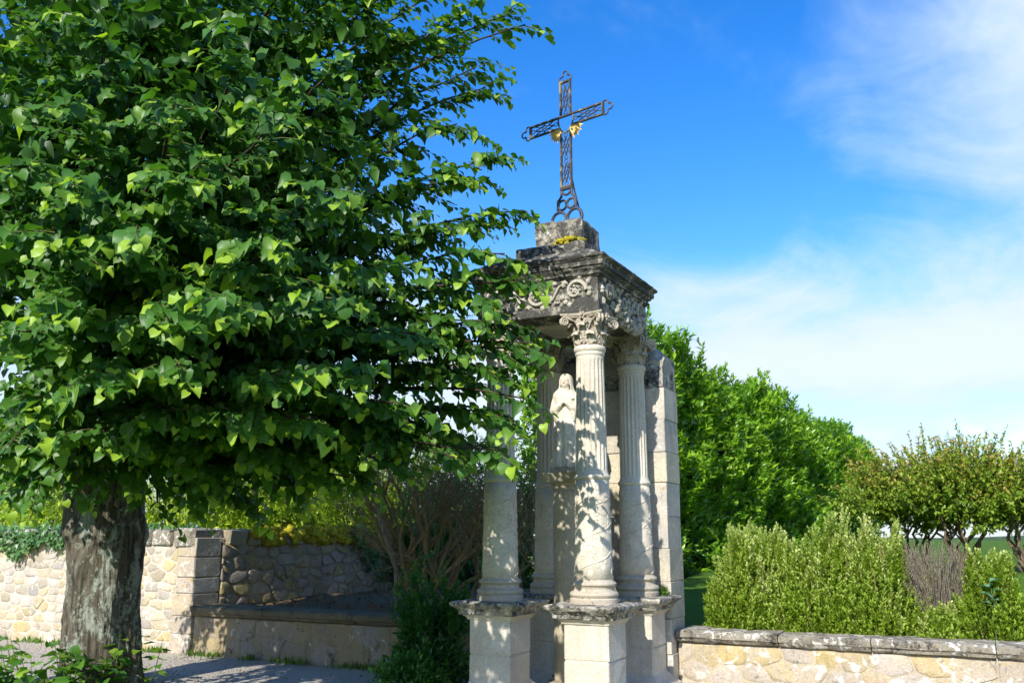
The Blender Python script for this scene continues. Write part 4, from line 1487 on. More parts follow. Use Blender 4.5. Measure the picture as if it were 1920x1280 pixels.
def trunk_mesh():
    n, m = 180, 120; V = []; F = []
    for i in range(m + 1):
        q = i / m; z = -0.05 + 2.55 * q
        r = 0.325 + 0.05 * math.exp(-z / 0.16) + 0.015 * math.exp(-((z - 1.3) / 0.4) ** 2) + max(0, z - 1.55) ** 2 * 0.16
        for k in range(n):
            th = 2 * math.pi * k / n
            ct, st_ = math.cos(th), math.sin(th)
            rr = r * (1 + 0.05 * math.sin(3 * th + 1.1) + 0.03 * math.sin(5 * th + z))
            rr += 0.06 * math.exp(-z / 0.20) * max(0, math.sin(4 * th + 0.6)) + 0.05 * mnoise.noise((ct * 1.6, st_ * 1.6, z * 1.4))
            wz = z + 0.15 * mnoise.noise((ct * 3, st_ * 3, z * 2))
            rr -= 0.015 * max(0, 1 - 3.2 * abs(mnoise.noise((ct * 7 + 0.3 * mnoise.noise((ct * 4, st_ * 4, z * 3)), st_ * 7, wz * 1.5)))) 
            rr -= 0.010 * max(0, 1 - 3.0 * abs(mnoise.noise((ct * 15, st_ * 15, wz * 3.6 + 7)))) 
            rr += 0.012 * mnoise.noise((ct * 22, st_ * 22, z * 12)) + 0.035 * math.exp(-(((z - 0.75) / 0.16) ** 2) - ((th - 5.3) / 0.35) ** 2) + 0.04 * math.exp(-(((z - 1.05) / 0.10) ** 2) - ((th - 4.5) / 0.25) ** 2)
            rr += 0.05 * math.exp(-(((z - 1.42) / 0.10) ** 2)) * (0.5 + 0.5 * mnoise.noise((ct * 2, st_ * 2, 9)))
            V.append((rr * ct + 0.12 - 0.075 * z, rr * st_, z))
    for i in range(m):
        for k in range(n):
            k2 = (k + 1) % n
            F.append((i * n + k, i * n + k2, (i + 1) * n + k2, (i + 1) * n + k))
    F.append(tuple(m * n + k for k in range(n)))
    return mesh_np('trunk', V, F, M['bark'], True)


obj('trunk', trunk_mesh(), tree)

# limbs: ends named in the world where the sprays of leaves hang -------------------
def bez(a, b, c, n):
    return [a * (1 - t_) ** 2 + b * 2 * t_ * (1 - t_) + c * t_ * t_ for t_ in np.linspace(0, 1, n)]


ends = []
for (px, py, d) in [(960, 20, 6.6), (880, 25, 6.9), (915, 165, 6.5), (935, 290, 6.3), (985, 392, 6.2), (890, 130, 6.7), (800, 60, 6.2), (860, 230, 6.35), (880, 330, 6.3), (900, 420, 6.35), (960, 510, 5.6), (925, 570, 5.6),
                    (970, 610, 5.6), (955, 690, 5.7), (960, 775, 5.8), (905, 835, 5.9), (880, 700, 5.9), (850, 800, 6.1), (790, 815, 6.2), (720, 815, 6.4), (780, 620, 5.3), (700, 500, 5.0), (620, 350, 4.9), (640, 120, 5.2),
                    (520, 210, 4.8), (450, 90, 5.0), (330, 200, 4.7), (380, 320, 4.6), (200, 60, 4.9), (120, 180, 4.7), (60, 40, 5.1), (30, 300, 4.8), (150, 340, 4.5), (250, 430, 4.5), (100, 430, 4.6), (520, 450, 4.7),
                    (600, 560, 4.9), (420, 560, 4.6), (300, 570, 4.5), (130, 560, 4.7), (40, 620, 4.9), (200, 690, 5.0), (350, 680, 4.9), (520, 700, 5.0), (660, 690, 5.2), (740, 760, 5.5), (600, 790, 5.6), (460, 770, 5.5), (330, 770, 5.6),
                    (200, 800, 5.8), (80, 750, 5.7), (20, 830, 6.4), (500, 845, 6.4), (420, 860, 7.2), (600, 850, 6.9), (340, 830, 7.4), (40, 860, 8.0), (60, 890, 9.0)]:
    ends.append((at(px, py, d + 0.75 * min(1, max(0, (px - 620) / 220)) if d < 6.8 else d), 1.0))
for (px, py, d, w_) in [(760, -40, 6.6, 1.0), (660, -60, 6.3, 1.0), (560, -50, 6.0, 1.0), (440, -70, 6.0, 1.0), (700, 40, 7.2, 0.8), (820, -20, 7.2, 0.8), (300, -60, 5.8, 0.9), (430, 915, 7.6, 0.35), (520, 905, 7.4, 0.35), (600, 890, 7.2, 0.35), (330, 885, 7.9, 0.35),
                        (680, 860, 6.9, 0.45), (930, 850, 6.4, 0.35), (985, 745, 6.3, 0.35), (1000, 640, 6.2, 0.35), (985, 520, 6.2, 0.4), (945, 470, 6.3, 0.6), (915, 600, 6.3, 0.6), (950, 650, 6.3, 0.5), (985, 40, 7.2, 0.35), (250, 890, 7.4, 0.3), (380, 925, 7.8, 0.3), (470, 940, 7.6, 0.25), (560, 915, 7.2, 0.3), (650, 895, 6.8, 0.3), (760, 865, 6.5, 0.35), (860, 850, 6.4, 0.3), (130, 885, 7.2, 0.3), (40, 910, 7.0, 0.3), (700, 900, 7.0, 0.2), (300, 935, 8.2, 0.25)]:
    ends.append((at(px, py, d), w_))
ga = math.pi * (3 - math.sqrt(5))
for i in range(46):                   # the rest of the crown, above, behind and left of the view
    y = 1 - 1.25 * (i + 0.5) / 46; r = math.sqrt(max(0, 1 - y * y)); th = i * ga
    d_ = Vector((r * math.cos(th), r * math.sin(th), y))
    e = Vector((-3.5, 8.4, 4.3)) + Vector((d_.x * (2.3 if d_.x > 0 else 2.2), d_.y * 2.8, d_.z * 3.4))
    if e.y < 7.6 and e.z < 6.6: continue
    if e.x < -5.3 and e.z < 3.6: continue
    ends.append((e, 0.75))

limbs = MB(); shoots = []
random.seed(31)
FORK = TREE + Vector((0, 0, 2.25))
for e, wgt in ends:
    dirh = Vector((e.x - FORK.x, e.y - FORK.y, 0))
    start = FORK + dirh.normalized() * 0.22 + Vector((0, 0, random.uniform(-0.3, 0.5)))
    rise = max(0.2, (e.z - FORK.z) * 0.75 + 0.5)
    midp = FORK + dirh * 0.35 + Vector((random.uniform(-.3, .3), random.uniform(-.3, .3), rise))
    P = bez(start, midp, e, 14)
    P = [p + Vector((random.uniform(-.03, .03), random.uniform(-.03, .03), random.uniform(-.03, .03))) for p in P]
    limbs.tube(P, [0.10 * (1 - q) ** 1.5 + 0.006 for q in np.linspace(0, 1, 14)], 6)
    # side shoots in a flattened fan over the outer half of the limb
    ns = int(38 * wgt); ltone = random.gauss(0.29, 0.07)
    for k in range(ns):
        q = 0.30 + 0.70 * (k + random.random()) / ns
        i = min(12, int(q * 13)); fr_ = q * 13 - i
        b = P[i].lerp(P[i + 1], fr_)
        tg = (P[i + 1] - P[i]).normalized()
        side = tg.cross(Vector((0, 0, 1))).normalized()
        sdir = (tg * 0.7 + side * random.uniform(-1.1, 1.1) + Vector((0, 0, random.uniform(-0.12, 0.22)))).normalized()
        L = random.uniform(0.35, 0.75) * (0.55 if q > 0.85 else 1.0)
        shoots.append((b, sdir, L, q, ltone))
    shoots.append((e - (P[13] - P[12]).normalized() * 0.3, (P[13] - P[12]).normalized(), 0.45, 1.0, ltone))
tw = MB()
lp, ld, ln, lt, ls = [], [], [], [], []
for (b, d_, L, q, wgt) in shoots:
    n = 5; pts = []
    for i in range(n):
        s = i / (n - 1)
        pts.append(b + d_ * (L * s) + Vector((0, 0, -0.30 * L * s * s)))
    tw.tube(pts, [0.0055 * (1 - 0.7 * i / (n - 1)) for i in range(n)], 3)
    nl = int(L / 0.031)
    out_ = (b - Vector((-3.6, 8.4, 3.8))).normalized()
    for k in range(nl):
        s = (k + 0.6) / nl
        i = min(n - 2, int(s * (n - 1))); p = pts[i].lerp(pts[i + 1], s * (n - 1) - i)
        tg = (pts[i + 1] - pts[i]).normalized()
        sd_ = tg.cross(Vector((0, 0, 1))).normalized() * (1 if k % 2 else -1)
        ax_ = (sd_ * 0.75 + tg * 0.55 + out_ * 0.25 + Vector((0, 0, -0.40)) + Vector((random.gauss(0, .30), random.gauss(0, .30), random.gauss(0, .26)))).normalized()
        up_ = (Vector((0, 0, 0.85)) + out_ * 0.40 + Vector((random.gauss(0, .22), random.gauss(0, .22), random.gauss(0, .14)))).normalized()
        p = p + ax_ * random.uniform(0.015, 0.05)
        lp.append(p); ld.append(ax_); ln.append(up_)
        tip = 1.0 if s > 0.80 else 0.0
        young = (0.42 * s * s if q > 0.8 else 0.10 * s)
        lt.append(min(1.0, max(0.0, random.gauss(wgt, 0.09) + young + tip * random.uniform(0, 0.30) * (2.3 if q > 0.85 else 0.7))))
        ls.append(random.triangular(0.038, 0.112, 0.078) * (0.72 if tip else 1.0))
# shaded leaves inside the crown
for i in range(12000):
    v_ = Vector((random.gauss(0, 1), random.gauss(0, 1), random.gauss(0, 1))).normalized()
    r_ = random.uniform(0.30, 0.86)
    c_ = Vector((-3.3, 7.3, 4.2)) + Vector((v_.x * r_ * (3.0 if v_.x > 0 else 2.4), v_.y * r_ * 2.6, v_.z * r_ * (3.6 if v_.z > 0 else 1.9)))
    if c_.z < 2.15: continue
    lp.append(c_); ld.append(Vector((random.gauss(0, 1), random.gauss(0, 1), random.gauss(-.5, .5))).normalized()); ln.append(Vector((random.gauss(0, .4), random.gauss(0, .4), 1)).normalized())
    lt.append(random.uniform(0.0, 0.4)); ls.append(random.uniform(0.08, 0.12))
lp = np.array(lp); ld = np.array(ld); ln = np.array(ln); lt = np.array(lt); ls = np.array(ls)
limbs.mesh('branches', M['limb'])
lo = limbs.build('branches', M['limb'], None, True); lo.parent = tree; lo.matrix_parent_inverse = Matrix.Translation(-TREE)
to = tw.build('twigs', M['green_stem'], None); to.parent = tree; to.matrix_parent_inverse = Matrix.Translation(-TREE)
tag(to, kind='stuff'); tag(lo, kind='stuff')

# suckers round the foot of the trunk
random.seed(41)
sk = MB(); sp, sdv, sn, stt, ss = [], [], [], [], []
for i in range(30):
    a = random.uniform(math.pi * 0.85, math.pi * 2.1)
    b = Vector((0.52 * math.cos(a) * random.uniform(0.9, 1.5) - 0.1, 0.50 * math.sin(a) * random.uniform(0.8, 1.6), 0))
    if b.x > 0.45 and i % 2: b.x *= 0.5
    L = random.uniform(0.18, 0.58); lean = Vector((b.x * 0.6 + random.uniform(-.2, .2), b.y * 0.4 - 0.1, 1)).normalized()
    pts = [b + lean * L * q + Vector((0, 0, 0.0)) for q in np.linspace(0, 1, 5)]
    sk.tube(pts, [0.006, 0.005, 0.004, 0.003, 0.002], 4)
    for k in range(int(L / 0.045)):
        q = 0.15 + 0.85 * k / (L / 0.045)
        p = b + lean * L * q; az = k * 2.4 + i
        dv = Vector((math.cos(az), math.sin(az), random.uniform(-.3, .35))).normalized()
        sp.append(p + dv * 0.03 + TREE); sdv.append(dv); sn.append(Vector((random.gauss(0, .25), random.gauss(0, .25), 1)).normalized())
        stt.append(random.uniform(0.40, 0.88)); ss.append(random.uniform(0.07, 0.13))
sk.build('sucker_stems', M['green_stem'], tree)

def low_heart(cup, droop, wav):
    V, F = heart_leaf(cup, droop, wav)
    V = V.reshape(6, 5, 3)[:, ::2].reshape(-1, 3)
    F = np.array([(i * 3 + k, i * 3 + k + 1, i * 3 + k + 4, i * 3 + k + 3) for i in range(5) for k in range(2)])
    return V, F


SHAPES = [(0.28, 0.18, 0.05), (0.10, 0.34, 0.08), (0.45, 0.10, 0.06), (-0.18, 0.46, 0.08), (0.22, 0.70, 0.09), (0.75, 0.30, 0.07), (-0.05, -0.25, 0.09), (0.95, 0.55, 0.05)]
HEARTS = [heart_leaf(*a) for a in SHAPES]
LOW = [low_heart(*a) for a in SHAPES]
_unused = [heart_leaf(0.28, 0.18, 0.02), heart_leaf(0.10, 0.34, 0.035), heart_leaf(0.42, 0.10, 0.015), heart_leaf(-0.12, 0.42, 0.03), heart_leaf(0.22, 0.55, 0.04)]
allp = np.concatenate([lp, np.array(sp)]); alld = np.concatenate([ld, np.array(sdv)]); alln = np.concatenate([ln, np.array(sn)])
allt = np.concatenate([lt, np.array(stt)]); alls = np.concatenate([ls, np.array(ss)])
var = rng.integers(0, len(HEARTS), len(allp))
R_all = frames(alld, alln)
px_, py_, zc_ = project(allp)
inview = (px_ > 10) & (px_ < 1910) & (py_ > 5) & (py_ < 1275)
order = np.argsort(np.where(inview, zc_ / alls, 1e9))
# the nearest leaves, thinned so that they are not one clump
pick = []
used_cells = {}
for i in order:
    c = (int(px_[i] // 34), int(py_[i] // 34))
    if used_cells.get(c, 0) >= 1: continue
    used_cells[c] = 1; pick.append(i)
    if len(pick) >= 300: break
pick = np.array(pick)
leaf_meshes = {}
for i in pick:
    tq = round(float(allt[i]) * 6) / 6
    key = (int(var[i]), tq)
    if key not in leaf_meshes:
        V, F = HEARTS[key[0]]
        leaf_meshes[key] = mesh_np('leaf', V, F, M['lime_leaf'], True, [tq] * len(F))
    o = obj('leaf', leaf_meshes[key], tree)
    m4 = Matrix([list(R_all[i][r] * alls[i]) + [0] for r in range(3)] + [[0, 0, 0, 1]])
    m4.translation = Vector(allp[i]) - TREE
    o.matrix_local = m4
rest = np.ones(len(allp), bool); rest[pick] = False
cl = Cloud()
for v_ in range(len(HEARTS)):
    near = zc_ < 7.9
    k = rest & (var == v_) & near
    cl.add(LOW[v_][0], LOW[v_][1], allp[k] - np.array(TREE), R_all[k], alls[k], allt[k])
FARLEAF = (np.array([(0, 0, 0), (-0.44, 0.10, .08), (-0.42, 0.52, .05), (0, 1, -0.22), (0.42, 0.52, .05), (0.44, 0.10, .08)]), np.array([(0, 3, 2, 1), (0, 5, 4, 3)]))
k = rest & ~near
cl2 = Cloud(); cl2.add(FARLEAF[0], FARLEAF[1], allp[k] - np.array(TREE), R_all[k], alls[k], allt[k])
tag(cl2.build('far_crown', M['lime_leaf'], tree), kind='stuff')
tag(cl.build('crown', M['lime_leaf'], tree, True), kind='stuff')


# ------------------------------------------------------------------ other plants
OVAL = simple_leaf(0.20, 0.5, 0.12)
BROAD = simple_leaf(0.30, 0.5, 0.15)
LANCE = simple_leaf(0.10, 0.4, 0.25)
IVY = (np.array([(0, 0, 0), (-0.45, 0.15, .05), (-0.32, 0.5, .04), (0, 0.45, -0.02), (0.32, 0.5, .04), (0.45, 0.15, .05), (0, 1, -0.08)]), np.array([(0, 3, 2), (0, 2, 1), (0, 4, 3), (0, 5, 4), (2, 3, 6), (3, 4, 6)]))


def whorls(cl, base, dirs, nper, length, tmpl, tintf, spread=0.9, tail=0.3, up=0.35):
    """nper leaves round each shoot tip base (N,3) with direction dirs"""
    N = len(base)
    p = np.repeat(base, nper, 0); d = norm(np.repeat(dirs, nper, 0))
    q = np.tile(np.arange(nper) / max(1, nper - 1), N)
    r = rvec(N * nper); r = norm(r - d * np.sum(r * d, -1, keepdims=True))
    ax = norm(d * (0.35 + 0.9 * q[:, None]) + r * spread + np.array([0, 0, 0.05]))
    pos = p - d * (tail * (1 - q))[:, None]
    nr = norm(d * 0.8 + np.array([0, 0, up]) + rvec(N * nper, 0.25))
    s = length * rng.uniform(0.75, 1.2, N * nper)
    cl.add(tmpl[0], tmpl[1], pos, frames(ax, nr), s, tintf(q, N * nper))
    return pos, ax, nr, s


# --- laurel hedge, running away to the right behind the shrine
H0 = np.array([2.0, 14.2]); H1 = np.array([12.6, 31.5])
hd = (H1 - H0) / np.linalg.norm(H1 - H0); hn = np.array([hd[1], -hd[0]])      # hn faces the lawn / camera
hl = np.linalg.norm(H1 - H0); hth = 2.2; hz0, hz1 = 0.72, 4.75
hedge = empty('laurel_hedge', (H0[0], H0[1], hz0))
tag(hedge, 'tall glossy green laurel hedge behind the shrine running away to the right', 'hedge')


def hedge_top(s): return hz1 + 0.22 * np.sin(s * 0.9) + 0.14 * np.sin(s * 2.7 + 1) - 0.012 * s


def hedge_surface(n):
    kind = rng.uniform(size=n)
    s = rng.uniform(size=n) ** 1.35 * hl
    face = kind < 0.60; top = (kind >= 0.60) & (kind < 0.86); end = kind >= 0.86
    zt = hedge_top(s)
    z = np.where(face | end, hz0 + 0.02 + (zt - hz0 - 0.02) * rng.uniform(size=n) ** 0.85, zt)
    w = np.where(face, 0.0, rng.uniform(size=n) * hth)
    s = np.where(end, 0.0, s)
    # lumps
    lump = np.array([mnoise.noise((float(a) * 0.75, float(b) * 0.9, float(c) * 0.9)) for a, b, c in zip(s, z, w)])
    out = 0.42 * lump + rng.normal(size=n) * 0.07
    rnd = np.clip((z - (zt - 0.9)) / 0.9, 0, 1)                               # rounded shoulder
    off = np.where(face, out - 0.55 * rnd ** 2, 0)
    z = np.where(top, z + out * 0.8, z)
    s2 = np.where(end, s - out + 0.5 * rnd ** 2, s)
    xy = H0 + hd * s2[:, None] + hn * (off - w)[:, None]
    dirs = np.where(face[:, None], np.append(hn * 0.8, 0.55), np.where(top[:, None], np.append(hn * 0.25, 1.0), np.append(-hd * 0.8, 0.55)))
    return np.concatenate([xy, z[:, None]], 1), norm(dirs + rvec(n, 0.28)), lump


cl = Cloud()
b_, d_, lump = hedge_surface(7600)


def ltint(lumps, nper):
    lv = np.repeat(lumps, nper)
    return lambda q, n: np.clip(0.40 + 0.34 * lv + 0.22 * q + rng.normal(size=n) * 0.16, 0, 1)


pos, ax, nr, s = whorls(cl, b_, d_, 9, 0.135, OVAL, ltint(lump, 9), 0.75, 0.26)
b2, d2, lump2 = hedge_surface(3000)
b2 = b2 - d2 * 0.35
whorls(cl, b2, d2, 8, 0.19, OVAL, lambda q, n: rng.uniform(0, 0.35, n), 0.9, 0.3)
# nearest leaves become single parts
V_all = np.concatenate(cl.V); F_all = np.concatenate(cl.F); T_all = np.concatenate(cl.T)
nl = len(b_) * 9
px_, py_, zc_ = project(pos)
ok = (px_ > 1285) & (px_ < 1640) & (py_ > 610) & (py_ < 960)
order = np.argsort(np.where(ok, zc_, 1e9)); pick = []; used_cells = {}
for i in order:
    c = (int(px_[i] // 16), int(py_[i] // 16))
    if c in used_cells: continue
    used_cells[c] = 1; pick.append(i)
    if len(pick) >= 260: break
keep = np.ones(len(T_all), bool)
for i in pick: keep[i * 4:(i + 1) * 4] = False
me = mesh_np('foliage', V_all - np.array(hedge.location), F_all[keep], M['laurel_leaf'], False, T_all[keep])
tag(obj('foliage', me, hedge), kind='stuff')
Rl = frames(ax, nr); lm = {}
for i in pick:
    tq = round(float(T_all[i * 4]) * 5) / 5
    if tq not in lm: lm[tq] = mesh_np('leaf', OVAL[0], OVAL[1], M['laurel_leaf'], False, [tq] * 4)
    o = obj('leaf', lm[tq], hedge)
    m4 = Matrix([list(Rl[i][r] * s[i]) + [0] for r in range(3)] + [[0, 0, 0, 1]]); m4.translation = Vector(pos[i]) - hedge.location
    o.matrix_local = m4
core = MB(); nh, nz_ = 48, 10; V = []; F = []  # dark lumpy surface added inside the hedge to close see-through gaps between leaves
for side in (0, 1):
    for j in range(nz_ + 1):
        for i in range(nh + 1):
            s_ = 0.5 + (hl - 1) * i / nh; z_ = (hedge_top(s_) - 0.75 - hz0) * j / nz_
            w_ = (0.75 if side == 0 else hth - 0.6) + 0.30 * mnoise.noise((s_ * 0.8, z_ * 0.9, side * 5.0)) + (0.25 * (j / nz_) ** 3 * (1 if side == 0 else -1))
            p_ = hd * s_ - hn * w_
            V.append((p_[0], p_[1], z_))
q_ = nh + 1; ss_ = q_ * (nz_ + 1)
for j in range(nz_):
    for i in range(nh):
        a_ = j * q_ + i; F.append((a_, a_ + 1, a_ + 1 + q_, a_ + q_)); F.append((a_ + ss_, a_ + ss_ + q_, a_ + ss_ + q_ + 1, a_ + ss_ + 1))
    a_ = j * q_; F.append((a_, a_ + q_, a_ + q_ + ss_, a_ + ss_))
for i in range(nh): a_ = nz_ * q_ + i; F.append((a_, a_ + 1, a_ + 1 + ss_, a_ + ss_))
tag(obj('dark_core', mesh_np('dark_core', V, F, M['hedge_core'], True), hedge), kind='stuff')
stems = MB()
for i in range(26):
    q = (i + random.random()) / 26 * hl
    p = H0 + hd * q - hn * random.uniform(0.5, 1.5)
    x, y = p[0] - H0[0], p[1] - H0[1]
    stems.tube([(x, y, -0.1), (x + random.uniform(-.2, .2), y, 1.5), (x + random.uniform(-.5, .5), y + random.uniform(-.3, .3), 3.2)], [0.06, 0.045, 0.02], 6)
stems.build('stems', M['limb'], hedge)


# --- rosemary
def rosemary(name, c, rx, ry, h, n, label, seed, group='rosemary bushes on the planter', lean=0.0, mat='rosemary_leaf', needle=0.046, tint0=0.42, per=40):
    global rng
    rng = np.random.default_rng(seed); random.seed(seed)
    t_ = empty(name, c); tag(t_, label, 'bush', group)
    a = rng.uniform(0, 2 * np.pi, n); r = np.sqrt(rng.uniform(0, 1, n))
    lump = np.array([mnoise.noise((math.cos(x) * rr * 2.6 + seed, math.sin(x) * rr * 2.6, rr * 3.4)) for x, rr in zip(a, r)])
    x = rx * r * np.cos(a) * (1 + 0.15 * lump); y = ry * r * np.sin(a) * (1 + 0.15 * lump)
    ztop = h * (0.46 + 0.54 * (1 - r ** 2.4)) * (1 + 0.42 * lump) * rng.uniform(0.70, 1.06, n)
    side = r > 0.62
    ztop = np.where(side, ztop * (0.10 + 0.90 * rng.uniform(0, 1, n) ** 0.8), ztop)
    L = rng.uniform(0.16, 0.32, n) * (h / 0.95) ** 0.5
    d = norm(np.stack([np.cos(a) * r * 0.42 + lean, np.sin(a) * r * 0.42, 0.75 + 0.4 * (1 - r)], 1) + rvec(n, 0.13))
    tip = np.stack([x, y, np.maximum(ztop, 0.08)], 1); base = tip - d * L[:, None]
    # needles
    q = rng.uniform(0, 1, (n, per)); q = np.sort(q, 1)
    P = base[:, None, :] + d[:, None, :] * (L[:, None] * q)[..., None]
    rr = rvec(n * per).reshape(n, per, 3); D = np.broadcast_to(d[:, None, :], rr.shape)
    rr = norm(rr - D * np.sum(rr * D, -1, keepdims=True))
    ax = norm(D * (0.55 + 0.7 * q[..., None] ** 2) + rr * 0.75)
    nr_ = norm(D * 0.6 + rr * -0.5 + np.array([0, 0, .3]))
    tint = np.clip(tint0 + 0.45 * (q - 0.45) + 0.42 * lump[:, None] + (ztop / h)[:, None] * 0.28 - 0.16 + rng.normal(size=(n, per)) * 0.08, 0, 1)
    sc = needle * rng.uniform(0.7, 1.15, (n, per)) * (1 - 0.35 * q ** 3)
    cl = Cloud(); cl.add(NEEDLE[0] * np.array([1.75, 1, 1]), NEEDLE[1], P.reshape(-1, 3), frames(ax.reshape(-1, 3), nr_.reshape(-1, 3)), sc.ravel(), tint.ravel())
    tag(cl.build('foliage', M[mat], t_), kind='stuff')
    st_ = MB()
    for i in range(0, n, 9):
        o_ = Vector((x[i] * 0.25, y[i] * 0.25, -0.02)); e_ = Vector(base[i] + d[i] * L[i] * 0.85)
        m_ = o_.lerp(e_, 0.55) + Vector((x[i] * 0.15, y[i] * 0.15, -0.02))
        st_.tube([o_, m_, e_], [0.009, 0.006, 0.002], 4)
    st_.build('stems', M['twig'], t_)
    return t_


def on_planter(px, back, z=0.46):
    """point on the planter line seen at column px, 'back' metres behind the wall face"""
    k = (px - 960) / (F_PX / math.cos(PITCH))
    b = loc(0, BENCH_Y + back)
    s = (k * b.y - b.x) / (U.x - k * U.y)
    p = b + U * s
    return Vector((p.x, p.y, z))


rosemary('rosemary_bush', on_planter(1420, 0.66), 0.56, 0.42, 0.91, 2200, 'big rosemary bush beside the shrine, left end of the planter', 51)
rosemary('rosemary_bush', on_planter(1550, 0.64), 0.58, 0.42, 0.93, 2300, 'tallest rosemary bush with pale spikes in the middle of the planter', 52)
rosemary('rosemary_bush', on_planter(1640, 0.62), 0.44, 0.38, 0.89, 1600, 'green rosemary bush touching the grey dry shrub', 53)
rosemary('rosemary_bush', on_planter(1745, 0.40), 0.20, 0.16, 0.34, 420, 'small low rosemary in front of the grey dry shrub', 54, tint0=0.45)
rosemary('rosemary_bush', on_planter(1850, 0.60), 0.33, 0.32, 0.74, 1100, 'olive green rosemary bush at the right end of the planter', 55, tint0=0.30)

# --- grey half-dead shrub between them
rng = np.random.default_rng(60); random.seed(60)
dc = on_planter(1745, 0.66)
dry = empty('dry_shrub', dc); tag(dry, 'grey half dead twiggy shrub between the rosemary bushes', 'shrub')
mb = MB(); tips = []
for i in range(420):
    a = random.uniform(0, 2 * math.pi); r = random.random() ** 0.5
    b = Vector((0.10 * r * math.cos(a), 0.10 * r * math.sin(a), 0))
    e = Vector((0.30 * r * math.cos(a) + random.uniform(-.06, .06), 0.28 * r * math.sin(a) + random.uniform(-.06, .06), random.uniform(0.45, 0.88)))
    m_ = b.lerp(e, 0.5) + Vector((random.uniform(-.05, .05), random.uniform(-.05, .05), 0))
    mb.tube([b, m_, e], [0.005, 0.0035, 0.0015], 3)
    tips.append(e)
mb.build('twigs', M['grey_twig'], dry)
tips = np.array([list(t_) for t_ in tips]); cl = Cloud()
whorls(cl, tips, norm(np.tile([[0, 0, 1.0]], (len(tips), 1)) + rvec(len(tips), .15)), 16, 0.022, NEEDLE, lambda q, n: rng.uniform(0.1, 0.9, n), 0.7, 0.32)
tag(cl.build('foliage', M['dry_leaf'], dry), kind='stuff')
# --- blue-green broad leaved plant on the planter
bp = on_planter(1846, 0.34, 0.46); bl = empty('broadleaf_plant', bp)
tag(bl, 'pale blue-green broad leaved sprig standing up out of the olive rosemary', 'plant')
mb = MB(); mb.tube([(0, 0, 0), (0.02, 0, 0.35), (0, 0, 0.56)], [0.008, 0.006, 0.004], 5); mb.build('stem', M['green_stem'], bl)
for k in range(9):
    az = k * 2.4; L = random.uniform(0.08, 0.13)
    Rm = frames(np.array([[math.cos(az), math.sin(az), 0.25]]), np.array([[0, 0, 1.0]]))[0]
    me = mesh_np('leaf', (BROAD[0] * L) @ Rm.T + np.array([0, 0, 0.36 + 0.025 * k]), BROAD[1], M['blue_leaf'], False, [0.5] * 4)
    obj('leaf', me, bl)


# --- crape myrtles
def myrtle(c, h, w, seed, label, nst=8, nsh=460):
    global rng
    rng = np.random.default_rng(seed); random.seed(seed)
    t_ = empty('crape_myrtle', c); tag(t_, label, 'tree', 'crape myrtles in a row on the lawn')
    mb = MB(); heads = []
    for i in range(nst):
        a = 2 * math.pi * i / nst + random.uniform(-.3, .3)
        p = Vector((0.10 * math.cos(a), 0.10 * math.sin(a), 0)); pts = [p.copy()]
        R = w * random.uniform(0.35, 0.8)
        for k in range(1, 11):
            q = k / 10
            p = Vector((0.10 * math.cos(a) + R * q ** 1.2 * math.cos(a), 0.10 * math.sin(a) + R * q ** 1.2 * math.sin(a), q * h * 0.52)) + Vector((random.uniform(-.075, .075), random.uniform(-.075, .075), 0))
            pts.append(p)
        mb.tube(pts, [0.030 * (1 - 0.55 * k / 10) * random.uniform(0.85, 1.25) for k in range(11)], 6)
        heads.append(pts[-1])
        for b in range(2):
            k = random.randint(4, 8); q_ = [pts[k]]
            for j in range(4): q_.append(q_[-1] + Vector((random.uniform(-.16, .16), random.uniform(-.16, .16), 0.14)))
            mb.tube(q_, [0.022, 0.02, 0.016, 0.012, 0.009], 5); heads.append(q_[-1])
    mb.build('stems', M['myrtle_bark'], t_)
    cl = Cloud(); sm_ = MB()
    for i in range(nsh):
        b = random.choice(heads) + Vector((random.gauss(0, .16), random.gauss(0, .16), random.uniform(-.45, .05)))
        rr = Vector((b.x / w, b.y / w, 0))
        d = (Vector((rr.x * 0.7, rr.y * 0.7, 1.0)) + Vector((random.gauss(0, .22), random.gauss(0, .22), random.gauss(0, .1)))).normalized()
        if random.random() < 0.20: d = (Vector((rr.x, rr.y, 0.15)) + Vector((random.gauss(0, .4), random.gauss(0, .4), 0))).normalized()
        L = random.uniform(0.45, 1.0) * h * 0.50 * (1 - 0.30 * rr.length)
        sm_.tube([b, b + d * L * 0.5, b + d * L], [0.008, 0.005, 0.002], 3)
        n = int(L / 0.02)
        q = (np.arange(n) + 0.5) / n
        P = np.array(b)[None] + np.array(d)[None] * (L * q)[:, None]
        ax = norm(np.array(d)[None] * 0.35 + norm(rvec(n)) * 0.9); nr_ = norm(np.array([[0, 0, 1.0]]) + rvec(n, .4))
        tint = np.clip(0.18 + 0.80 * q ** 2.0 + rng.normal(size=n) * 0.16, 0, 1) if d.z > 0.5 else rng.uniform(0.1, 0.7, n)
        cl.add(OVAL[0] * np.array([1.25, 1, 1]), OVAL[1], P, frames(ax, nr_), rng.uniform(0.075, 0.115, n) * (1 - 0.3 * q), tint)
    sm_.build('shoots', M['limb'], t_)
    tag(cl.build('crown', M['myrtle_leaf'], t_), kind='stuff')
    return t_


def gp(px, d, z=0.75):
    k = (px - 960) / (F_PX / math.cos(PITCH))
    return Vector((k * d, d, z))


myrtle(gp(1712, 17.0), 2.45, 0.95, 71, 'reddish green crape myrtle with twisted stems against the sky, next to the laurel hedge')
myrtle(gp(1805, 16.0), 2.55, 0.85, 72, 'tallest reddish crape myrtle with crowded dark stems, middle of its row', 11, 560)
myrtle(gp(1925, 15.5), 2.15, 0.80, 73, 'crape myrtle cut by the right edge of the picture, last of its row')

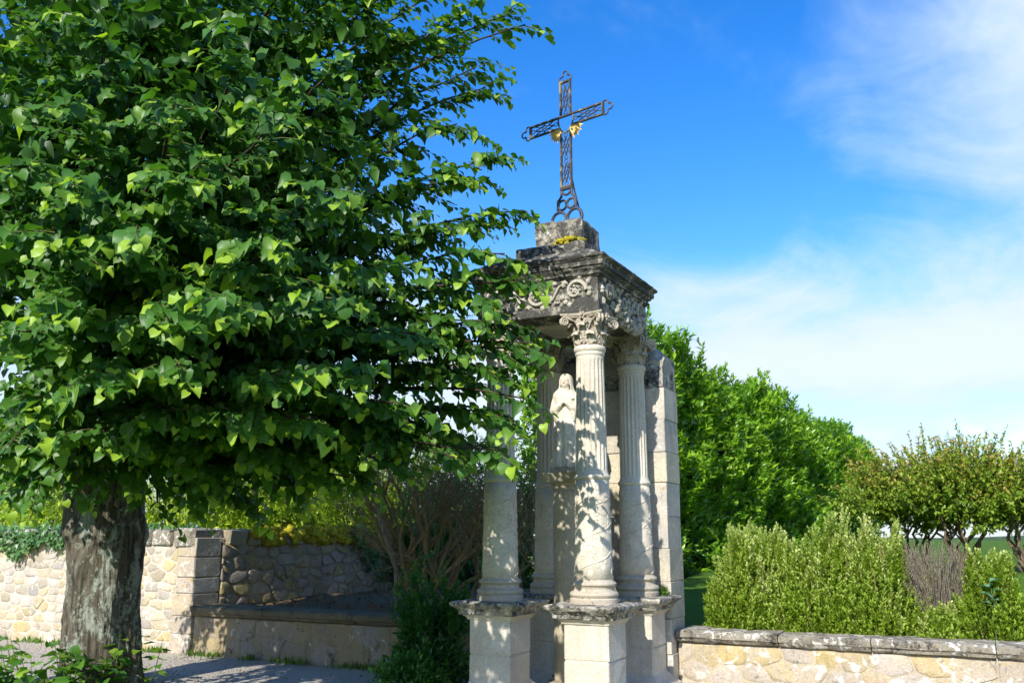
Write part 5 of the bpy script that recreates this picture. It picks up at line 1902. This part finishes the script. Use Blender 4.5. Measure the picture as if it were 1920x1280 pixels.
# --- golden leaved shrubs beyond the garden wall
def golden(c, w, h, seed, label, n=240):
    global rng
    rng = np.random.default_rng(seed); random.seed(seed)
    t_ = empty('golden_shrub', c); tag(t_, label, 'shrub', 'golden shrubs beyond the garden wall')
    cl = Cloud(); mb = MB()
    for i in range(n):
        a = random.uniform(0, 2 * math.pi); r = math.sqrt(random.random())
        b = Vector((0.35 * w * r * math.cos(a), 0.35 * w * r * math.sin(a), 0))
        H = h * random.uniform(0.45, 1.0) * (1.1 - 0.35 * r)
        e = Vector((w * r * math.cos(a), w * r * math.sin(a), H))
        m_ = b.lerp(e, 0.55) + Vector((0, 0, 0.25 * H))
        P = bez(b, m_, e, 8); mb.tube(P, [0.008 * (1 - 0.8 * k / 7) for k in range(8)], 3)
        k = 34
        q = rng.uniform(0.25, 1, k) ** 0.7
        pts = np.array([list(P[min(6, int(x * 7))].lerp(P[min(6, int(x * 7)) + 1], x * 7 - min(6, int(x * 7)))) for x in q])
        od = np.array([math.cos(a), math.sin(a), 0.1])
        ax = norm(od * 0.5 + rvec(k, 0.55) + np.array([0, 0, -0.1]))
        cl.add(LANCE[0] * np.array([1.5, 1, 1]), LANCE[1], pts + rvec(k, 0.05), frames(ax, norm(np.array([[0, 0, 1.0]]) + rvec(k, .35))), rng.uniform(0.07, 0.13, k), np.clip(rng.normal(size=k) * 0.2 + 0.35 + 0.3 * q, 0, 1))
    mb.build('stems', M['green_stem'], t_)
    tag(cl.build('foliage', M['bamboo_leaf'], t_), kind='stuff')


Kv = K
gl = ['golden leaved shrub seen just right of the lime trunk', 'golden arching shrub above the mossy part of the garden wall', 'golden shrub above the ivy at the far end of the garden wall', 'golden shrub showing left of the lime trunk above the ivy']
for i, (t_, off) in enumerate(((2.5, 2.6), (3.6, 1.9), (5.6, 1.7))):
    p = K + VV * t_ - U * off
    golden(Vector((p.x, p.y, 0.35)), [1.7, 1.6, 1.7][i], [2.6, 3.0, 3.6][i], 81 + i, gl[i], 400)
p = K + VV * 2.0 - U * 5.3
golden(Vector((p.x, p.y, 0.35)), 1.4, 2.1, 85, gl[3], 330)


g_ = gp(815, 16.5, 0.4)
golden(g_, 1.5, 2.4, 86, 'golden shrub glimpsed through the bare brown branches behind the bench', 300)

# --- bare twiggy shrub behind the bench
def grow(mb, p, d, L, r, depth, tips, spread=0.5):
    n = 4; pts = [p]
    dd = d.copy()
    for i in range(n):
        dd = (dd + Vector((random.gauss(0, .17), random.gauss(0, .17), random.gauss(0.02, .12)))).normalized()
        pts.append(pts[-1] + dd * (L / n))
    mb.tube(pts, [r * (1 - 0.35 * i / n) for i in range(n + 1)], 5 if r > 0.012 else 3)
    tips.append((pts[-1], dd))
    if depth == 0: return
    for k in range(random.choice((2, 3, 3)) if depth > 1 else 4):
        q = random.randint(2, n)
        nd = (dd + Vector((random.gauss(0, spread), random.gauss(0, spread), random.gauss(0.1, spread * 0.6)))).normalized()
        grow(mb, pts[q], nd, L * random.uniform(0.6, 0.85), r * 0.58, depth - 1, tips, spread)


random.seed(95)
bs0 = gp(795, 11.0, 0.5)
bare = empty('bare_shrub', bs0); tag(bare, 'large leafless brown shrub of tangled upright branches behind the bench', 'shrub')
mb = MB(); tips = []
for i in range(17):
    a = i * 2.4; r = 0.05 + 0.012 * i
    d = Vector((0.42 * math.cos(a) + 0.10, 0.30 * math.sin(a), 1.0)).normalized()
    grow(mb, Vector((r * math.cos(a) * 0.6, r * math.sin(a) * 0.6, 0)), d, random.uniform(0.75, 1.0), 0.034, 4, tips, 0.34)
for i in range(9):
    grow(mb, Vector((0.55 + 0.10 * i, random.uniform(-.2, .5), 0)), Vector((0.12 * random.uniform(-1, 1), 0, 1)), random.uniform(0.7, 1.0), 0.026, 4, tips, 0.36)
mb.build('branches', M['twig'], bare)
# slanting single pole in front of it
pl = gp(728, 10.6, 0.5)
pole = empty('slanting_stem', pl); tag(pole, 'thin pale slanting stem leaning left beside the bare shrub', 'branch')
e0 = at(742, 1065, 10.6) - pl; e1 = at(690, 880, 10.4) - pl; e2 = at(676, 800, 10.3) - pl
MB().tube([Vector((0.12, 0, 0)), e0, (e0 + e1) / 2 + Vector((-0.02, 0, 0)), e1, e2], [0.026, 0.024, 0.021, 0.018, 0.012], 7).build('stem', M['grey_twig'], pole, True)


# --- leafy masses
def leafy(name, label, cat, c, size, n, leaf, tmpl, mat, tint, seed, stems=12, group=None, per=7, shell=0.45, smat='limb', lumpamp=0.25):
    global rng
    rng = np.random.default_rng(seed); random.seed(seed)
    t_ = empty(name, c); tag(t_, label, cat, group)
    v = norm(rvec(n)); v[:, 2] = np.abs(v[:, 2]) * np.where(rng.uniform(size=n) < 0.82, 1, -0.25)
    lump = np.array([mnoise.noise((float(a[0]) * 2 + seed, float(a[1]) * 2, float(a[2]) * 2)) for a in v])
    r = (1 - shell * rng.uniform(0, 1, n) ** 1.5) * (1 + lumpamp * lump)
    P = v * r[:, None] * np.array(size); P[:, 2] = np.maximum(P[:, 2] + size[2] * 0.22, 0.03)
    d = norm(v * 0.8 + np.array([0, 0, 0.45]) + rvec(n, .3))
    cl = Cloud(); lv = np.repeat(lump, per)
    whorls(cl, P, d, per, leaf, tmpl, lambda q, m_: np.clip(tint + 0.3 * lv + 0.25 * (q - .5) + rng.normal(size=m_) * 0.12, 0, 1), 0.9, leaf * 1.6)
    tag(cl.build('foliage', M[mat], t_), kind='stuff')
    mb = MB()
    for i in range(stems):
        e = Vector(P[random.randrange(n)]) * 0.85
        mb.tube([Vector((e.x * 0.15, e.y * 0.15, -0.03)), Vector((e.x * 0.5, e.y * 0.5, e.z * 0.6)), e], [0.012, 0.009, 0.004], 5)
    mb.build('stems', M[smat], t_)
    return t_


leafy('evergreen_shrub', 'dark evergreen foliage behind the bare brown branches', 'shrub', gp(890, 14.8, 0.45), (1.35, 0.8, 2.1), 1300, 0.10, OVAL, 'shrub_leaf', 0.66, 101, 20)
leafy('evergreen_shrub', 'dark evergreen bush behind the ivy covered wall left of the trunk', 'shrub', gp(75, 18.5, 0.3), (2.3, 1.0, 2.4), 1300, 0.13, OVAL, 'shrub_leaf', 0.45, 106, 20)
leafy('dark_shrub', 'dense dark green shrub hiding the bench end beside the left pedestal', 'shrub', gp(812, 8.6, 0.0), (0.40, 0.42, 0.80), 1000, 0.062, OVAL, 'shrub_leaf', 0.48, 102, 24, per=8, lumpamp=0.7)
leafy('young_shrub', 'low bright green plant in front of the dark shrub at the path edge', 'plant', gp(770, 8.2, 0.0), (0.32, 0.28, 0.34), 430, 0.055, OVAL, 'shrub_leaf', 0.62, 103, 10, per=7)
leafy('fern_plant', 'small bright plant growing between the two left pedestals of the shrine', 'plant', loc(-0.10, 0.30, 0.0), (0.20, 0.20, 0.40), 190, 0.055, OVAL, 'shrub_leaf', 0.66, 104, 8, per=7)
leafy('weed_tuft', 'little green weed sprouting from the rear pedestal cap beside the back wall', 'plant', loc(0.60, 0.62, 0.86), (0.075, 0.055, 0.075), 60, 0.030, OVAL, 'grass_blade', 0.72, 105, 6, per=6, smat='green_stem')


# --- ivy
def ivy(label, pts, nrm, n, seed, leaf=0.06, tint=0.45, par=None):
    global rng
    rng = np.random.default_rng(seed)
    base = np.array([list(p) for p in pts])
    t_ = empty('ivy', base[0]); tag(t_, label, 'ivy')
    k = rng.integers(0, len(base), n)
    P = base[k] - base[0] + rvec(n, 0.035) + np.asarray(nrm) * rng.uniform(0.0, 0.09, n)[:, None]
    ax = norm(np.array([0, 0, -0.8]) + rvec(n, 0.5) + np.asarray(nrm) * 0.25); nr_ = norm(np.asarray(nrm) * 0.9 + np.array([0, 0, 0.5]) + rvec(n, .3))
    cl = Cloud(); cl.add(IVY[0], IVY[1], P, frames(ax, nr_), leaf * rng.uniform(0.6, 1.2, n), np.clip(tint + rng.normal(size=n) * 0.22, 0, 1))
    tag(cl.build('foliage', M['ivy_leaf'], t_), kind='stuff')
    mb = MB()
    for i in range(16):
        a = Vector(P[rng.integers(0, n)]); b = a + Vector((rng.normal() * .2, rng.normal() * .05, -0.25))
        mb.tube([a, (a + b) / 2 + Vector((0.03, 0, 0)), b], 0.005, 4)
    mb.build('stems', M['twig'], t_)


random.seed(111)
pts = []
for i in range(900):
    s = random.uniform(1.7, 5.2); edge = 0.55 * (0.55 + 0.45 * mnoise.noise((s * 1.7, 0, 3))) * min(1, (s - 1.6) * 1.2)
    z = wall_h + 0.08 - random.random() ** 1.4 * edge
    pts.append(K - U * s + VV * (-0.03 if z < wall_h else random.uniform(-0.05, 0.45)) + Vector((0, 0, z)))
ivy('thick mat of ivy spilling over the top of the sunlit rubble wall', pts, tuple(-VV), 3200, 112)
pts = []
for i in range(60):
    s = random.uniform(0.2, 1.5)
    pts.append(K - U * s + VV * random.uniform(0.2, 0.5) + Vector((0, 0, wall_h + random.uniform(0.0, 0.08))))
ivy('thin ivy fringe on the coping just left of the wall corner', pts, tuple(-VV), 350, 114)
pts = []
for i in range(700):
    t_ = 3.0 + random.random() * 4.0
    lowz = 0.62 + 0.35 * max(0, mnoise.noise((t_ * 1.6, 2, 0)) + 0.2) if t_ < 5.5 else 0.6
    z = wall_h + 0.12 - random.random() * (wall_h + 0.12 - lowz) * min(1, (t_ - 2.8) * 1.2)
    pts.append(K + VV * t_ + U * 0.03 + Vector((0, 0, z)))
ivy('curtain of ivy hanging down the shaded garden wall', pts, tuple(U), 2300, 113, 0.055, 0.5)


# --- grass, pebbles, fallen leaves
def blades(name, fn, n, L, tint, seed, mat='grass_blade', kind='stuff', label=None):
    global rng
    rng = np.random.default_rng(seed); random.seed(seed)
    P = np.array([fn() for _ in range(n)])
    ax = norm(np.array([0, 0, 1.0]) + rvec(n, 0.38)); nr_ = norm(rvec(n) * np.array([1, 1, 0.2]))
    cl = Cloud(); cl.add(NEEDLE[0] * np.array([0.7, 1, 1]), NEEDLE[1], P, frames(ax, nr_), L * rng.uniform(0.5, 1.3, n), np.clip(tint + rng.normal(size=n) * 0.2, 0, 1))
    o = cl.build(name, M[mat]); tag(o, label, None, None, kind); return o


def verge():
    while True:
        x = random.uniform(-5.8, -1.4); y = random.uniform(7.0, 9.6)
        p = Vector((x, y, 0)); v_ = (p - O).dot(VV)
        if v_ < BENCH_Y - 2.1 + 0.18 * mnoise.noise((x * 1.5, y * 1.5, 0)): return (x, y, -0.02)


blades('grass', verge, 15000, 0.075, 0.42, 121, label='short grass growing round the foot of the tree').__setitem__('category', 'grass')


def lawn_near():
    while True:
        s = random.uniform(0.75, 6.5); b = random.random() ** 1.6 * 7
        p = loc(s + 0.3 * b, BENCH_Y + 0.42 + b)
        z = 0.47 + 0.30 * min(1, max(0, (BENCH_Y + 0.42 + b - 1.2) / 7.0)) + wobble(p.x, p.y, 0.03, 0.4)
        return (p.x, p.y, z - 0.01)


blades('lawn_grass', lawn_near, 22000, 0.06, 0.5, 122, label='mown lawn grass behind the planter wall').__setitem__('category', 'grass')

def wall_foot():
    s_ = random.uniform(-9.5, -0.8)
    p = loc(s_, BENCH_Y - 0.02 - abs(random.gauss(0, 0.07))); k_ = mnoise.noise((s_ * 2.3, 0, 0))
    return (p.x, p.y, 0.0 if k_ > -0.05 else -0.2)


blades('wall_weeds', wall_foot, 1700, 0.085, 0.45, 123, label='thin weeds along the foot of the walls').__setitem__('category', 'weeds')
random.seed(131); rng = np.random.default_rng(131)
PEB = MB().cbox((-0.5, -0.5, -0.35), (0.5, 0.5, 0.35), 0.22, 0.05)
n = 3600
P = np.array([list(loc(random.uniform(-9.5, -0.2), BENCH_Y - 2.05 * random.random() ** 0.8, 0.016)) for _ in range(n)])
tri = np.array([f if len(f) == 4 else f + (f[2],) for f in PEB.f if len(f) == 4])
V, F = scatter(np.array([list(v) for v in PEB.v]), tri, P, frames(norm(rvec(n)), norm(rvec(n))), rng.uniform(0.006, 0.014, n))
tag(obj('gravel', mesh_np('gravel', V, F, M['gravel'])), 'loose pale gravel on the path below the bench wall', 'gravel', None, 'stuff')

n = 900
P = np.array([list(loc(-5.0 + 4.4 * random.random(), BENCH_Y + 0.45 + 5.5 * random.random() ** 1.3, 0.545 + 0.05 * random.random())) for _ in range(n)])
cl = Cloud(); cl.add(BROAD[0], BROAD[1], P, frames(norm(rvec(n) * np.array([1, 1, .2])), norm(np.array([[0, 0, 1.0]]) + rvec(n, .3))), rng.uniform(0.04, 0.09, n), rng.uniform(0, 1, n))
o = cl.build('fallen_leaves', M['dead_leaf']); tag(o, 'fallen reddish brown leaves on the raised bed behind the bench', 'leaves', None, 'stuff')
